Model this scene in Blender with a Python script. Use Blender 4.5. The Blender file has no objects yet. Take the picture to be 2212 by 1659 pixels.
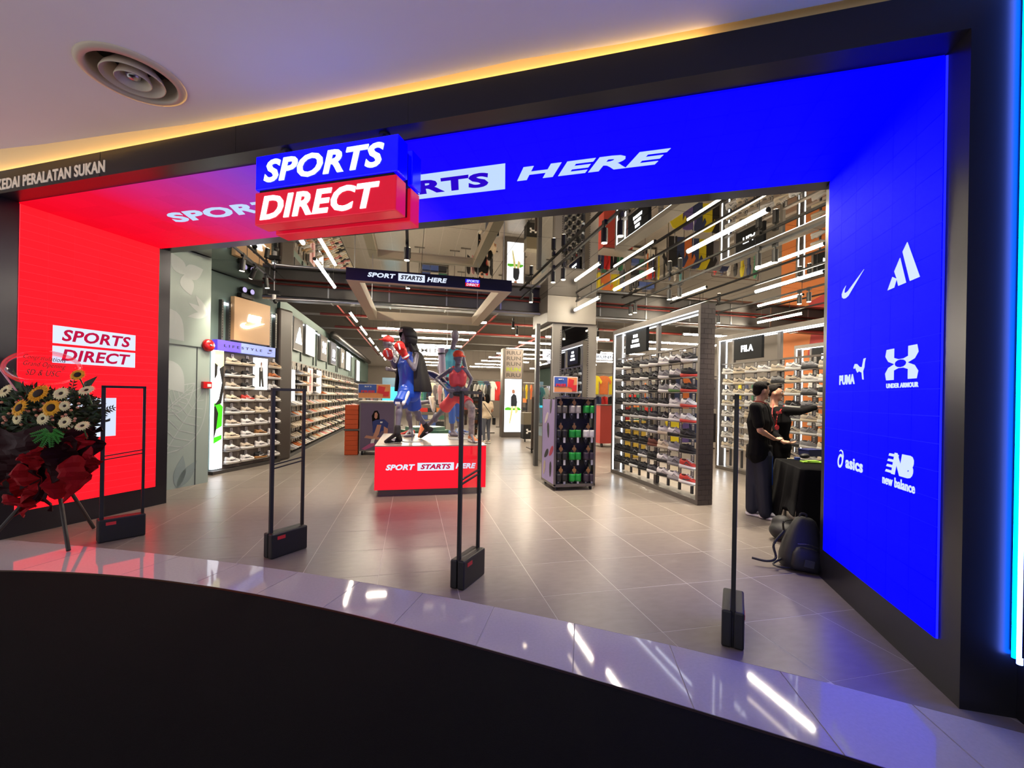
import bpy, math, random
from mathutils import Matrix, Vector
random.seed(7)
S = bpy.context.scene
COL = S.collection
# ---------------------------------------------------------------- camera, world, exposure
CX, CY, FP, ROLL, PSI, EYE = 1106, 857, 930, .018, math.radians(13.1), 1.5
cam_d = bpy.data.cameras.new('camera'); cam = bpy.data.objects.new('camera', cam_d); COL.objects.link(cam)
cam_d.sensor_width = 36; cam_d.lens = FP / 2212 * 36; cam_d.shift_y = (CY - 829.5) / 2212
cam_d.clip_end = 200
FW = Vector((math.sin(PSI), math.cos(PSI), 0)); RT = Vector((math.cos(PSI), -math.sin(PSI), 0)); UP = Vector((0, 0, 1))
cxv = (RT + ROLL * UP).normalized(); cyv = (UP - ROLL * RT).normalized()
cam.matrix_world = Matrix(((cxv.x, cyv.x, -FW.x, 0), (cxv.y, cyv.y, -FW.y, 0), (cxv.z, cyv.z, -FW.z, EYE), (0, 0, 0, 1)))
S.camera = cam
world = bpy.data.worlds.new('mall_ambience'); S.world = world; world.use_nodes = True
world.node_tree.nodes['Background'].inputs[0].default_value = (.50, .48, .50, 1)
world.node_tree.nodes['Background'].inputs[1].default_value = 1.85
vs = S.view_settings
vs.view_transform = 'Standard'; vs.look = 'None'; vs.exposure = 0.14; vs.gamma = 1.0; vs.use_curve_mapping = False
S.cycles.sample_clamp_indirect = 3.0
S.cycles.caustics_reflective = False
S.cycles.caustics_refractive = False
S.cycles.max_bounces = 7
S.cycles.diffuse_bounces = 3
S.cycles.glossy_bounces = 4
S.cycles.use_adaptive_sampling = True
S.cycles.adaptive_threshold = .04
S.cycles.transparent_max_bounces = 12

# ---------------------------------------------------------------- measuring helpers (photo pixel -> place in the room)
C0 = Vector((0, 0, EYE))
def ray(px, py):
    du, dv = px - CX, py - CY; n = math.hypot(1, ROLL)
    return FW * FP + RT * ((du + ROLL * dv) / n) + UP * ((ROLL * du - dv) / n)
def F(px, py, z=0.0):
    d = ray(px, py); return C0 + d * ((z - EYE) / d.z)
def atX(px, py, X): d = ray(px, py); return C0 + d * (X / d.x)
def atY(px, py, Y): d = ray(px, py); return C0 + d * (Y / d.y)
FA = math.radians(28.7)
EV = Vector((math.cos(FA), -math.sin(FA), 0)); NV = Vector((math.sin(FA), math.cos(FA), 0)); OV = Vector((3.45, 3.01, 0))
def frame(o, x, y, z):
    return Matrix(((x[0], y[0], z[0], o[0]), (x[1], y[1], z[1], o[1]), (x[2], y[2], z[2], o[2]), (0, 0, 0, 1)))
FM = frame(OV, EV, NV, UP)                      # shopfront: s along it, t into the shop, z up
def fp(s, t, z=0): return FM @ Vector((s, t, z))
def fs(p): q = p - OV; return (q.dot(EV), q.dot(NV), p.z)
def T(x, y=0, z=0): return Matrix.Translation((x, y, z)) if not isinstance(x, Vector) else Matrix.Translation(x)
def RZ(a): return Matrix.Rotation(a, 4, 'Z')
def RX(a): return Matrix.Rotation(a, 4, 'X')
def RY(a): return Matrix.Rotation(a, 4, 'Y')

# ---------------------------------------------------------------- materials
def lin(c):
    r = []
    for v in c[:3]:
        v /= 255.0; r.append(v / 12.92 if v <= .04045 else ((v + .055) / 1.055) ** 2.4)
    return (r[0], r[1], r[2], 1)
MATS = {}
def mat(name, col=(128, 128, 128), rough=.5, metal=0, noise=0., nscale=8., emit=0., bump=0., alpha=1., stretch=None, coat=0., rnd=0., spec=.5):
    if name in MATS: return MATS[name]
    m = bpy.data.materials.new(name); m.use_nodes = True; MATS[name] = m
    nt = m.node_tree; p = nt.nodes['Principled BSDF']; L = nt.links.new
    c = lin(col)
    p.inputs['Base Color'].default_value = c; p.inputs['Roughness'].default_value = rough; p.inputs['Metallic'].default_value = metal
    p.inputs['Alpha'].default_value = alpha
    p.inputs['Specular IOR Level'].default_value = spec
    if coat: p.inputs['Coat Weight'].default_value = coat
    src = None
    if noise or bump:
        tc = nt.nodes.new('ShaderNodeTexCoord'); nz = nt.nodes.new('ShaderNodeTexNoise')
        nz.inputs['Scale'].default_value = nscale; nz.inputs['Detail'].default_value = 4
        if stretch:
            mp = nt.nodes.new('ShaderNodeMapping'); mp.inputs['Scale'].default_value = stretch
            L(tc.outputs['Object'], mp.inputs[0]); L(mp.outputs[0], nz.inputs['Vector'])
        else: L(tc.outputs['Object'], nz.inputs['Vector'])
        if noise:
            mx = nt.nodes.new('ShaderNodeMix'); mx.data_type = 'RGBA'
            mx.inputs[6].default_value = tuple(v * (1 - noise) for v in c[:3]) + (1,)
            mx.inputs[7].default_value = tuple(min(1, v * (1 + noise)) for v in c[:3]) + (1,)
            L(nz.outputs[0], mx.inputs[0]); src = mx.outputs[2]
        if bump:
            b = nt.nodes.new('ShaderNodeBump'); b.inputs['Strength'].default_value = bump; b.inputs['Distance'].default_value = .01
            L(nz.outputs[0], b.inputs['Height']); L(b.outputs[0], p.inputs['Normal'])
    if rnd:
        oi = nt.nodes.new('ShaderNodeObjectInfo'); hs = nt.nodes.new('ShaderNodeHueSaturation'); mr = nt.nodes.new('ShaderNodeMapRange')
        mr.inputs[3].default_value = 1 - rnd; mr.inputs[4].default_value = 1 + rnd
        L(oi.outputs['Random'], mr.inputs[0]); L(mr.outputs[0], hs.inputs['Value'])
        if src: L(src, hs.inputs['Color'])
        else: hs.inputs['Color'].default_value = c
        src = hs.outputs[0]
    if src: L(src, p.inputs['Base Color'])
    if emit:
        p.inputs['Emission Strength'].default_value = emit
        if src: L(src, p.inputs['Emission Color'])
        else: p.inputs['Emission Color'].default_value = c
    return m
def led(name, col, strength, rnd=.04, base=.02):
    if name in MATS: return MATS[name]
    m = mat(name, (4, 4, 4), .6, spec=.02); nt = m.node_tree; p = nt.nodes['Principled BSDF']; L = nt.links.new
    p.inputs['Emission Color'].default_value = tuple(col) + (1,)
    oi = nt.nodes.new('ShaderNodeObjectInfo'); mr = nt.nodes.new('ShaderNodeMapRange')
    mr.inputs[3].default_value = strength * (1 - rnd); mr.inputs[4].default_value = strength * (1 + rnd)
    L(oi.outputs['Random'], mr.inputs[0]); L(mr.outputs[0], p.inputs['Emission Strength'])
    return m
def glass(name, tint=(1, 1, 1), refl=.10):
    if name in MATS: return MATS[name]
    m = bpy.data.materials.new(name); m.use_nodes = True; MATS[name] = m; nt = m.node_tree; nt.nodes.clear()
    o = nt.nodes.new('ShaderNodeOutputMaterial'); mx = nt.nodes.new('ShaderNodeMixShader'); a = nt.nodes.new('ShaderNodeBsdfTransparent'); g = nt.nodes.new('ShaderNodeBsdfGlossy')
    a.inputs[0].default_value = tuple(tint) + (1,); g.inputs['Roughness'].default_value = .02
    lw_ = nt.nodes.new('ShaderNodeLayerWeight'); lw_.inputs[0].default_value = .12
    ml = nt.nodes.new('ShaderNodeMath'); ml.operation = 'MULTIPLY'; ml.inputs[1].default_value = refl * 2
    L = nt.links.new; L(lw_.outputs['Fresnel'], ml.inputs[0]); ml.use_clamp = True
    L(ml.outputs[0], mx.inputs[0]); L(a.outputs[0], mx.inputs[1]); L(g.outputs[0], mx.inputs[2]); L(mx.outputs[0], o.inputs[0])
    return m
def c3(name, r, g, b, rough=.6, **k): return mat(name, (r, g, b), rough, **k)
BLACK = c3('matte black', 16, 16, 17, .5); BLK2 = c3('black satin metal', 14, 14, 16, .28, metal=.3)
WHITE = c3('white card', 232, 230, 226, .6)
STEEL = c3('brushed steel', 170, 170, 170, .28, metal=1.0, noise=.08, nscale=40)
GREY = c3('warm grey paint', 128, 124, 117, .5, noise=.04)
CHAR = c3('charcoal metal cladding', 44, 44, 50, .30, metal=.55, noise=.06, nscale=2.5)
LEDW = mat('white light tube', (255, 240, 214), .4, emit=92.)
LEDS = mat('white led strip', (240, 248, 255), .4, emit=7.)
LBOX = mat('white lightbox face', (240, 246, 255), .4, emit=1.9)
SPOTE = mat('spot lamp glow', (255, 232, 196), .4, emit=30.)

# ---------------------------------------------------------------- mesh helpers
WM = {}
class MB:
    def __init__(s): s.v = []; s.f = []
    def add(s, vs, fs_, M=None):
        b = len(s.v)
        s.v += [tuple(M @ Vector(p)) if M else tuple(p) for p in vs]
        s.f += [tuple(i + b for i in f) for f in fs_]; return s
    def box(s, x0, x1, y0, y1, z0, z1, M=None):
        return s.add([(x0, y0, z0), (x1, y0, z0), (x1, y1, z0), (x0, y1, z0), (x0, y0, z1), (x1, y0, z1), (x1, y1, z1), (x0, y1, z1)],
                     [(3, 2, 1, 0), (4, 5, 6, 7), (0, 1, 5, 4), (1, 2, 6, 5), (2, 3, 7, 6), (3, 0, 4, 7)], M)
    def cyl(s, p0, p1, r0, r1=None, n=12, M=None):
        r1 = r0 if r1 is None else r1
        p0 = Vector(p0); p1 = Vector(p1); d = (p1 - p0)
        if d.length < 1e-6: d = Vector((0, 0, 1e-4)); p1 = p0 + d
        d.normalize(); a = d.orthogonal().normalized(); b = d.cross(a)
        vs = []
        for p, r in ((p0, r0), (p1, r1)):
            for i in range(n):
                t = 2 * math.pi * i / n; vs.append(p + a * (r * math.cos(t)) + b * (r * math.sin(t)))
        return s.add(vs, [(i, (i + 1) % n, n + (i + 1) % n, n + i) for i in range(n)] + [tuple(range(n - 1, -1, -1)), tuple(range(n, 2 * n))], M)
    def ell(s, c, r, nu=12, nv=8, M=None):
        if not hasattr(r, '__len__'): r = (r, r, r)
        vs = [(c[0], c[1], c[2] - r[2])]
        for j in range(1, nv):
            a = -math.pi / 2 + math.pi * j / nv
            for i in range(nu):
                t = 2 * math.pi * i / nu
                vs.append((c[0] + r[0] * math.cos(a) * math.cos(t), c[1] + r[1] * math.cos(a) * math.sin(t), c[2] + r[2] * math.sin(a)))
        vs.append((c[0], c[1], c[2] + r[2])); top = len(vs) - 1
        fs_ = [(0, 1 + (i + 1) % nu, 1 + i) for i in range(nu)]
        for j in range(nv - 2):
            for i in range(nu):
                a0 = 1 + j * nu; fs_.append((a0 + i, a0 + (i + 1) % nu, a0 + nu + (i + 1) % nu, a0 + nu + i))
        a0 = 1 + (nv - 2) * nu
        fs_ += [(a0 + i, a0 + (i + 1) % nu, top) for i in range(nu)]
        return s.add(vs, fs_, M)
    def cap(s, p0, p1, r0, r1=None, n=10):
        r1 = r0 if r1 is None else r1
        s.cyl(p0, p1, r0, r1, n); s.ell(p0, r0, n, 6); s.ell(p1, r1, n, 6); return s
    def prism(s, poly, d=.004, M=None, z0=0.):
        n = len(poly)
        ar = sum(poly[i][0] * poly[(i + 1) % n][1] - poly[(i + 1) % n][0] * poly[i][1] for i in range(n))
        if ar < 0: poly = poly[::-1]
        vs = [(x, y, z0) for x, y in poly] + [(x, y, z0 + d) for x, y in poly]
        return s.add(vs, [tuple(range(n - 1, -1, -1)), tuple(range(n, 2 * n))] + [(i, (i + 1) % n, n + (i + 1) % n, n + i) for i in range(n)], M)
    def lathe(s, prof, c=(0, 0, 0), n=32, M=None):
        k = len(prof); vs = []
        for i in range(n):
            t = 2 * math.pi * i / n
            for r, z in prof: vs.append((c[0] + r * math.cos(t), c[1] + r * math.sin(t), c[2] + z))
        return s.add(vs, [(i * k + j, ((i + 1) % n) * k + j, ((i + 1) % n) * k + j + 1, i * k + j + 1) for i in range(n) for j in range(k - 1)], M)
    def tube(s, pts, r, n=6, M=None):
        pts = [Vector(p) for p in pts]; vs = []
        if 3 <= len(pts) < 9 and not hasattr(r, '__len__'):       # round off hand-placed paths
            q = [pts[0] * 2 - pts[1]] + pts + [pts[-1] * 2 - pts[-2]]; o_ = []
            for i in range(1, len(q) - 2):
                for k in range(5):
                    t = k / 5; a, b, c, d = q[i - 1:i + 3]; o_.append(.5 * (2 * b + (c - a) * t + (2 * a - 5 * b + 4 * c - d) * t * t + (3 * b - a - 3 * c + d) * t ** 3))
            pts = o_ + [pts[-1]]
        m = len(pts)
        for i, p in enumerate(pts):
            d = (pts[min(i + 1, m - 1)] - pts[max(i - 1, 0)]).normalized(); a = d.cross(Vector((.13, .27, .95))).normalized(); b = d.cross(a)
            rr = r[i] if hasattr(r, '__len__') else r
            for j in range(n):
                t = 2 * math.pi * j / n; vs.append(p + a * (rr * math.cos(t)) + b * (rr * math.sin(t)))
        fs_ = [(i * n + j, i * n + (j + 1) % n, (i + 1) * n + (j + 1) % n, (i + 1) * n + j) for i in range(m - 1) for j in range(n)]
        return s.add(vs, fs_ + [tuple(range(n - 1, -1, -1)), tuple(range((m - 1) * n, m * n))], M)
    def sheet(s, g, thick=0.):
        nr = len(g); nc = len(g[0])
        vs = [p for r in g for p in r]
        return s.add(vs, [(i * nc + j, i * nc + j + 1, (i + 1) * nc + j + 1, (i + 1) * nc + j) for i in range(nr - 1) for j in range(nc - 1)])
    def mesh(s, name, smooth=False):
        me = bpy.data.meshes.new(name); me.from_pydata([tuple(v) for v in s.v], [], s.f); me.update()
        if smooth: me.polygons.foreach_set('use_smooth', [True] * len(me.polygons))
        return me
    def build(s, name, m, parent=None, M=None, smooth=False, bevel=0., solid=0., rm=0., sm=5):
        return obj(name, s.mesh(name, smooth or rm > 0), m, parent, M, bevel, solid, rm, sm)
def obj(name, me, m, parent=None, M=None, bevel=0., solid=0., rm=0., sm=5):
    o = bpy.data.objects.new(name, me); COL.objects.link(o)
    if m is not None and not me.materials: me.materials.append(m)
    M = M or Matrix()
    if parent is not None: o.parent = parent; o.matrix_parent_inverse = WM[parent].inverted()
    o.matrix_basis = M; WM[o] = M
    if solid: k = o.modifiers.new('thick', 'SOLIDIFY'); k.thickness = solid; k.offset = 0
    if rm:
        k = o.modifiers.new('skin', 'REMESH'); k.mode = 'VOXEL'; k.voxel_size = rm; k.use_smooth_shade = True
        k = o.modifiers.new('soft', 'SMOOTH'); k.iterations = sm; k.factor = .5
    if bevel: k = o.modifiers.new('bevel', 'BEVEL'); k.width = bevel; k.segments = 2; k.limit_method = 'ANGLE'
    return o
def tag(o, label=None, cat=None, group=None, kind=None):
    if label: o['label'] = label
    if cat: o['category'] = cat
    if group: o['group'] = group
    if kind: o['kind'] = kind
    return o
def thing(name, label, cat, loc=(0, 0, 0), group=None, M=None):
    o = bpy.data.objects.new(name, None); COL.objects.link(o); o.empty_display_size = .1
    M = M or T(Vector(loc)); o.matrix_basis = M; WM[o] = M
    return tag(o, label, cat, group)
def struct(name, mb, m, M=None, bevel=0., label=None):
    return tag(mb.build(name, m, None, M, bevel=bevel), label, None, None, 'structure')
TEXTS = []
def text(s, w, h, m, parent, M, name='lettering', shear=0., bold=.02, depth=.003, label=None):
    cu = bpy.data.curves.new('t', 'FONT'); cu.body = s; cu.shear = shear; cu.offset = bold; cu.align_x = 'LEFT'; cu.resolution_u = 3; cu.space_character = 1.06
    o = bpy.data.objects.new('t', cu); COL.objects.link(o)
    TEXTS.append((o, w, h, m, parent, M, name, depth, label))
def flush_text():
    dg = bpy.context.evaluated_depsgraph_get(); out = []
    for o, w, h, m, parent, M, name, depth, label in TEXTS:
        me = o.evaluated_get(dg).to_mesh(); out.append(([tuple(v.co) for v in me.vertices], [tuple(p.vertices) for p in me.polygons]))
    for (o, w, h, m, parent, M, name, depth, label), (vs_, fs_) in zip(TEXTS, out):
        x0 = min(v[0] for v in vs_); x1 = max(v[0] for v in vs_); y0 = min(v[1] for v in vs_); y1 = max(v[1] for v in vs_)
        ve = [((v[0] - x0) / (x1 - x0) * w - w / 2, (v[1] - y0) / (y1 - y0) * h - h / 2, depth) for v in vs_]
        # give the letters a thickness: outline edges become side walls
        n = len(ve); cnt = {}
        for f in fs_:
            for i in range(len(f)):
                a, b = f[i], f[(i + 1) % len(f)]
                cnt[(a, b)] = 1
        ff = list(fs_)
        for (a, b) in cnt:
            if (b, a) not in cnt: ff.append((b, a, a + n, b + n))
        mb = MB(); mb.v = ve + [(v[0], v[1], 0) for v in ve]; mb.f = ff
        t = mb.build(name, m, parent, M)
        if label: t['label'] = label
        bpy.data.objects.remove(o)
ORD = ['first', 'second', 'third', 'fourth', 'fifth', 'sixth', 'seventh', 'eighth', 'ninth', 'tenth', 'eleventh', 'twelfth', 'thirteenth', 'fourteenth', 'fifteenth', 'sixteenth', 'seventeenth', 'eighteenth', 'nineteenth', 'twentieth']
def clip(poly, px, py, nx, ny):
    out = []; n = len(poly)
    for i in range(n):
        a = poly[i]; b = poly[(i + 1) % n]
        da = (a[0] - px) * nx + (a[1] - py) * ny; db = (b[0] - px) * nx + (b[1] - py) * ny
        if da >= 0: out.append(a)
        if da * db < 0:
            t = da / (da - db); out.append((a[0] + (b[0] - a[0]) * t, a[1] + (b[1] - a[1]) * t))
    return out
def area(p): return abs(sum(p[i][0] * p[(i + 1) % len(p)][1] - p[(i + 1) % len(p)][0] * p[i][1] for i in range(len(p)))) / 2
# ---------------------------------------------------------------- floors
GP = (-.0016, -.0391, -.609, 3.3919); KP = (.0052, -.0499, -.6901, 2.846)
def gy(x): return ((GP[0] * x + GP[1]) * x + GP[2]) * x + GP[3]          # shop edge of the granite threshold
def ky(x): return ((KP[0] * x + KP[1]) * x + KP[2]) * x + KP[3]          # carpet edge
GROUT = c3('pale grout', 206, 200, 192, .7)
TILE = c3('grey porcelain tile', 131, 122, 113, .30, noise=.2, nscale=9., rnd=.04, stretch=(1, 2.2, 1))
GRAN = c3('polished pale granite', 186, 182, 184, .05, noise=.10, nscale=60., rnd=.02)
CARP = c3('black needle carpet', 9, 10, 12, .95, noise=.5, nscale=420., bump=.6, spec=.1)
fl = MB()
xs = [-6 + i * .4 for i in range(47)]
def gyc(x): return gy(max(-4.6, min(3.6, x)))
fl.add([(x, max(gyc(x), .9), -.0008) for x in xs] + [(x, 34, -.0008) for x in xs], [(i, i + 1, 47 + i + 1, 47 + i) for i in range(46)])
floor = struct('floor', fl, GROUT)
PX, PY = .6146, .621
tiles = []
for i in range(-6, 22):
    for j in range(0, 50):
        x0 = -.242 + i * PX; y0 = 1.857 + (j - 1) * PY
        p = [(x0, y0), (x0 + PX, y0), (x0 + PX, y0 + PY), (x0, y0 + PY)]
        xm = x0 + PX / 2; sl = 3 * GP[0] * xm * xm + 2 * GP[1] * xm + GP[2]
        if y0 + PY < gy(xm) - .8: continue
        q = clip(p, xm, gy(xm), -sl, 1)
        if len(q) < 3 or area(q) < .01: continue
        cx = sum(a[0] for a in q) / len(q); cy = sum(a[1] for a in q) / len(q)
        v = Vector((cx, cy, -EYE)); zf = v.dot(FW); xr = v.dot(RT)
        if zf < 1 or abs(xr / zf) > 1.35 or cx > 11.5 or cx < -3.9: continue
        s_, t_, _ = fs(Vector((cx, cy, 0)))
        vis = not ((s_ > .35 and t_ < 0) or (s_ < -7.9 and t_ < 0))
        tiles.append((zf if vis else zf + 50, q, len(q) == 4 and abs(area(q) - PX * PY) < 1e-4, x0, y0))
tiles.sort(key=lambda a: a[0])
g = .0026
full = MB(); full.box(g, PX - g, g, PY - g, -.004, 0); fullm = full.mesh('tile'); fullm.materials.append(TILE)
rest = MB()
for k, (d, q, isf, x0, y0) in enumerate(tiles):
    if k < 295:
        if isf: obj('tile', fullm, TILE, floor, T(x0, y0, 0))
        else:
            cx = sum(a[0] for a in q) / len(q); cy = sum(a[1] for a in q) / len(q)
            MB().prism([(cx + (a[0] - cx) * .992, cy + (a[1] - cy) * .992) for a in q], .004, z0=-.004).build('tile', TILE, floor)
    else:
        cx = sum(a[0] for a in q) / len(q); cy = sum(a[1] for a in q) / len(q)
        rest.prism([(cx + (a[0] - cx) * .992, cy + (a[1] - cy) * .992) for a in q], .004, z0=-.004)
tag(rest.build('far_tile', TILE, floor), kind='stuff')
# granite threshold between shop tiles and carpet
th = MB(); xs = [-4.6 + i * .2 for i in range(41)]
th.add([(x, gy(x) + .02, -.006) for x in xs] + [(x - .3, ky(x - .3) - .03, -.006) for x in xs], [(i, 41 + i, 41 + i + 1, i + 1) for i in range(40)])
thr = struct('trim_1', th, GROUT, label='curved polished granite threshold across the shop entrance')
def cut(x): return (x, gy(x)), (x - .20 - .06 * (x < -1.5), ky(x - .20 - .06 * (x < -1.5)))
edges = [-4.5, -3.72, -2.86, -2.02, -1.44, -.9, -.38, .11, .6, 1.08, 1.56, 2.02, 2.46, 2.9, 3.3]
for a, b in zip(edges[:-1], edges[1:]):
    ia = [cut(a + .003 + (b - a - .006) * k / 4) for k in range(5)]
    poly = [p[1] for p in ia] + [p[0] for p in ia[::-1]]
    MB().prism(poly, .008, z0=-.008).build('slab', GRAN, thr)
cp = MB(); xs = [-7 + i * .25 for i in range(45)]
def kyc(x): return ky(max(-4.8, min(3.2, x)))
cp.add([(x, kyc(x) - .012, .001) for x in xs] + [(x, -1.3, .001) for x in xs], [(45 + i, 45 + i + 1, i + 1, i) for i in range(44)])
tag(struct('floor_carpet', cp, CARP), 'black carpet covering the mall walkway outside the shop')
ed = MB(); xs = [-4.8 + i * .15 for i in range(52)]
for i in range(51):
    a, b = xs[i], xs[i + 1]
    ed.add([(a, ky(a) - .03, .0), (b, ky(b) - .03, .0), (b, ky(b) - .016, .007), (a, ky(a) - .016, .007), (a, ky(a) + .004, .0), (b, ky(b) + .004, .0)], [(0, 1, 2, 3), (3, 2, 5, 4)])
struct('trim_2', ed, c3('dark edging metal', 60, 50, 46, .25, metal=.9), label='thin dark metal edging along the carpet')

# ---------------------------------------------------------------- shopfront shell
HZ, FT = 3.36, -1.65
struct('wall_left', MB().box(-13, -7.54, FT, 0, 0, HZ), CHAR, FM, label='charcoal clad shopfront pier left of the entrance')
struct('wall_right', MB().box(0, .22, FT, 0, 0, HZ).box(.2205, 5, -4, .6, 0, 4.4), CHAR, FM, label='charcoal clad shopfront pier right of the entrance')
struct('wall_front', MB().box(-13, .22, FT, .06, HZ, 3.575), CHAR, FM, label='charcoal fascia over the shop entrance')
sg = MB()
for s0 in (-6.1, -4.6, -3.1, -1.6): sg.box(s0, s0 + .003, FT - .0015, FT, HZ, 3.575)
tag(sg.build('trim_3', BLACK, None, FM), 'thin vertical joints in the charcoal fascia', kind='structure')
# mall ceiling with curved cove
CZ = 3.62
edge = [(-13, -2.6), (-9, -2.05), (-7.2, -1.86), (-6.55, -1.80), (-5.6, -1.745), (-5.0, -1.70), (-4.4, -1.675), (-3.85, -1.668), (-3.0, -1.672), (-2.3, -1.69), (-1.7, -1.655), (-1.2, -1.652), (6, -1.652)]
def et(sv):
    for (a0, b0), (a1, b1) in zip(edge[:-1], edge[1:]):
        if a0 <= sv <= a1: return b0 + (b1 - b0) * (sv - a0) / (a1 - a0)
DS, DT, HS = -4.87, -2.19, .34                     # diffuser opening in the ceiling
edge = sorted(edge + [(DS - HS, et(DS - HS)), (DS + HS, et(DS + HS))])
ce = MB()
for (a0, b0), (a1, b1) in zip(edge[:-1], edge[1:]):
    if a0 > DS - HS - .01 and a1 < DS + HS + .01:
        ce.add([(a0, b0, CZ), (a1, b1, CZ), (a1, DT + HS, CZ), (a0, DT + HS, CZ)], [(0, 1, 2, 3)]); ce.add([(a0, DT - HS, CZ), (a1, DT - HS, CZ), (a1, -9, CZ), (a0, -9, CZ)], [(0, 1, 2, 3)])
    else: ce.add([(a0, b0, CZ), (a1, b1, CZ), (a1, -9, CZ), (a0, -9, CZ)], [(0, 1, 2, 3)])
    ce.add([(a1, b1, CZ), (a0, b0, CZ), (a0, b0, CZ + .12), (a1, b1, CZ + .12)], [(0, 1, 2, 3)])
sq = []; ci = []
for k in range(32):
    a = 2 * math.pi * (k + .0) / 32 + math.pi / 4; ca, sa = math.cos(a), math.sin(a); m_ = HS / max(abs(ca), abs(sa)); sq.append((DS + ca * m_, DT + sa * m_, CZ)); ci.append((DS + ca * .25, DT + sa * .25, CZ))
ce.add(sq + ci, [(k, (k + 1) % 32, 32 + (k + 1) % 32, 32 + k) for k in range(32)])
CEILM = c3('matt white ceiling paint', 238, 232, 232, .9, noise=.02, nscale=3)
struct('ceiling', ce, CEILM, FM)
struct('wall_cove', MB().box(-13, 1, -1.56, -1.5, 3.575, 4.5).box(-13, 1, -2.9, -1.5, 4.5, 4.56), c3('cream cove paint', 225, 205, 165, .85), FM, label='cream wall inside the lit ceiling cove')
cl = MB().box(-12.8, -1.2, -1.60, -1.57, 3.58, 3.60).build('cove_light', mat('warm cove light', (255, 205, 120), .5, emit=13.), None, FM)
tag(cl, 'warm strip light hidden in the ceiling cove above the fascia', 'light')
# round air diffuser
dc = FM @ Vector((-4.87, -2.19, CZ))
df = thing('air_diffuser', 'round cream air diffuser with concentric rings in the ceiling', 'vent', dc)
DIFM = c3('cream enamel', 196, 182, 158, .4)
M = T(dc)
MB().lathe([(.232, .16), (.232, .03), (.236, -.006), (.246, -.022), (.286, -.012), (.294, -.001), (.294, .002)], n=48).build('rim', DIFM, df, M, smooth=True)
for r0, r1, z0 in ((.105, .172, -.026), (.05, .098, -.03)):
    MB().lathe([(r0, .075), (r0 + .006, .045), (r1 - .022, -.004), (r1 - .004, z0), (r1, z0 - .004), (r1 + .003, z0 + .004), (r1 - .012, .012), (r0 + .018, .055), (r0, .075)], n=40).build('ring', DIFM, df, M, smooth=True)
MB().lathe([(.0005, -.02), (.025, -.017), (.04, -.004), (.042, .02)], n=24).build('centre_dome', STEEL, df, M, smooth=True)
MB().lathe([(.0005, .15), (.24, .15)], n=32).build('duct_back', BLACK, df, M)
for k in range(3):
    a = k * 2.1 + .4
    MB().cyl((0, 0, .06), (.23 * math.cos(a), .23 * math.sin(a), .06), .006, n=6).build('spoke', BLACK, df, M)
# fascia lettering
kd = thing('fascia_lettering', 'grey shop category lettering on the left end of the fascia', 'lettering', fp(-6.7, FT, 3.4))
text('KEDAI PERALATAN SUKAN', 1.46, .105, c3('pale letter face', 200, 186, 172, .5, emit=.3), kd, frame(fp(-6.76, FT - .001, 3.442), EV, UP, -NV), 'lettering', bold=.022, depth=.006)  # faint emission added to brighten the letter faces

# ---------------------------------------------------------------- LED screens
RED = led('red led module', (1., .007, .014), 1.75); BLUE = led('blue led module', (.0, .0, 1.), 2.1)
LEDWT = led('white led picture', (.72, .80, 1.), 1.0, 0); LEDRT = led('red led lettering', (.50, .006, .05), 1.0, 0)
def grad_led():
    m = mat('gradient led module', (4, 4, 4), .6, spec=.02); nt = m.node_tree; p = nt.nodes['Principled BSDF']; L = nt.links.new
    ge = nt.nodes.new('ShaderNodeNewGeometry'); vm = nt.nodes.new('ShaderNodeVectorMath'); vm.operation = 'DOT_PRODUCT'; vm.inputs[1].default_value = EV
    mr = nt.nodes.new('ShaderNodeMapRange'); b = OV.dot(EV)
    mr.inputs[1].default_value = b - 7.54; mr.inputs[2].default_value = b; cr = nt.nodes.new('ShaderNodeValToRGB')
    L(ge.outputs['Position'], vm.inputs[0]); L(vm.outputs['Value'], mr.inputs[0]); L(mr.outputs[0], cr.inputs[0])
    e = cr.color_ramp.elements; e[0].position = .0; e[0].color = (.80, .002, .012, 1); e[1].position = 1; e[1].color = (0, 0, 1, 1)
    for q, c in ((.13, (.74, .004, .03)), (.25, (.48, .02, .20)), (.36, (.22, .04, .45)), (.46, (.06, .01, .72)), (.55, (.005, 0, 1))):
        k = e.new(q); k.color = c + (1,)
    L(cr.outputs[0], p.inputs['Emission Color'])
    oi = nt.nodes.new('ShaderNodeObjectInfo'); m2 = nt.nodes.new('ShaderNodeMapRange'); m2.inputs[3].default_value = 1.02; m2.inputs[4].default_value = 1.10
    L(oi.outputs['Random'], m2.inputs[0]); L(m2.outputs[0], p.inputs['Emission Strength'])
    return m
GRAD = grad_led()
def screen(name, label, o, xd, yd, w, h, nx, ny, m, bm):
    zd = xd.cross(yd); Mf = frame(o, xd, yd, zd)
    t = thing(name, label, 'screen', o)
    MB().box(0, w, 0, h, .0, .010).build('backplate', bm, t, Mf)
    cw, ch = w / nx, h / ny
    me = MB().box(.0012, cw - .0012, .0012, ch - .0012, .006, .014).mesh('led_module'); me.materials.append(m)
    for i in range(nx):
        for j in range(ny): obj('led_module', me, m, t, Mf @ T(i * cw, j * ch, 0))
    return t, Mf
ls, LM = screen('led_screen', 'tall red LED screen on the left side of the entrance', fp(-7.54, -1.47, .25), NV, UP, 1.32, 3.10, 6, 37, RED, led('red led seam', (1., .03, .045), 1.75, 0))
cs, CM = screen('led_screen', 'overhead LED screen fading from red to blue above the entrance', fp(-7.53, -.13, HZ), EV, -NV, 7.52, 1.35, 30, 6, GRAD, GRAD)
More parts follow.
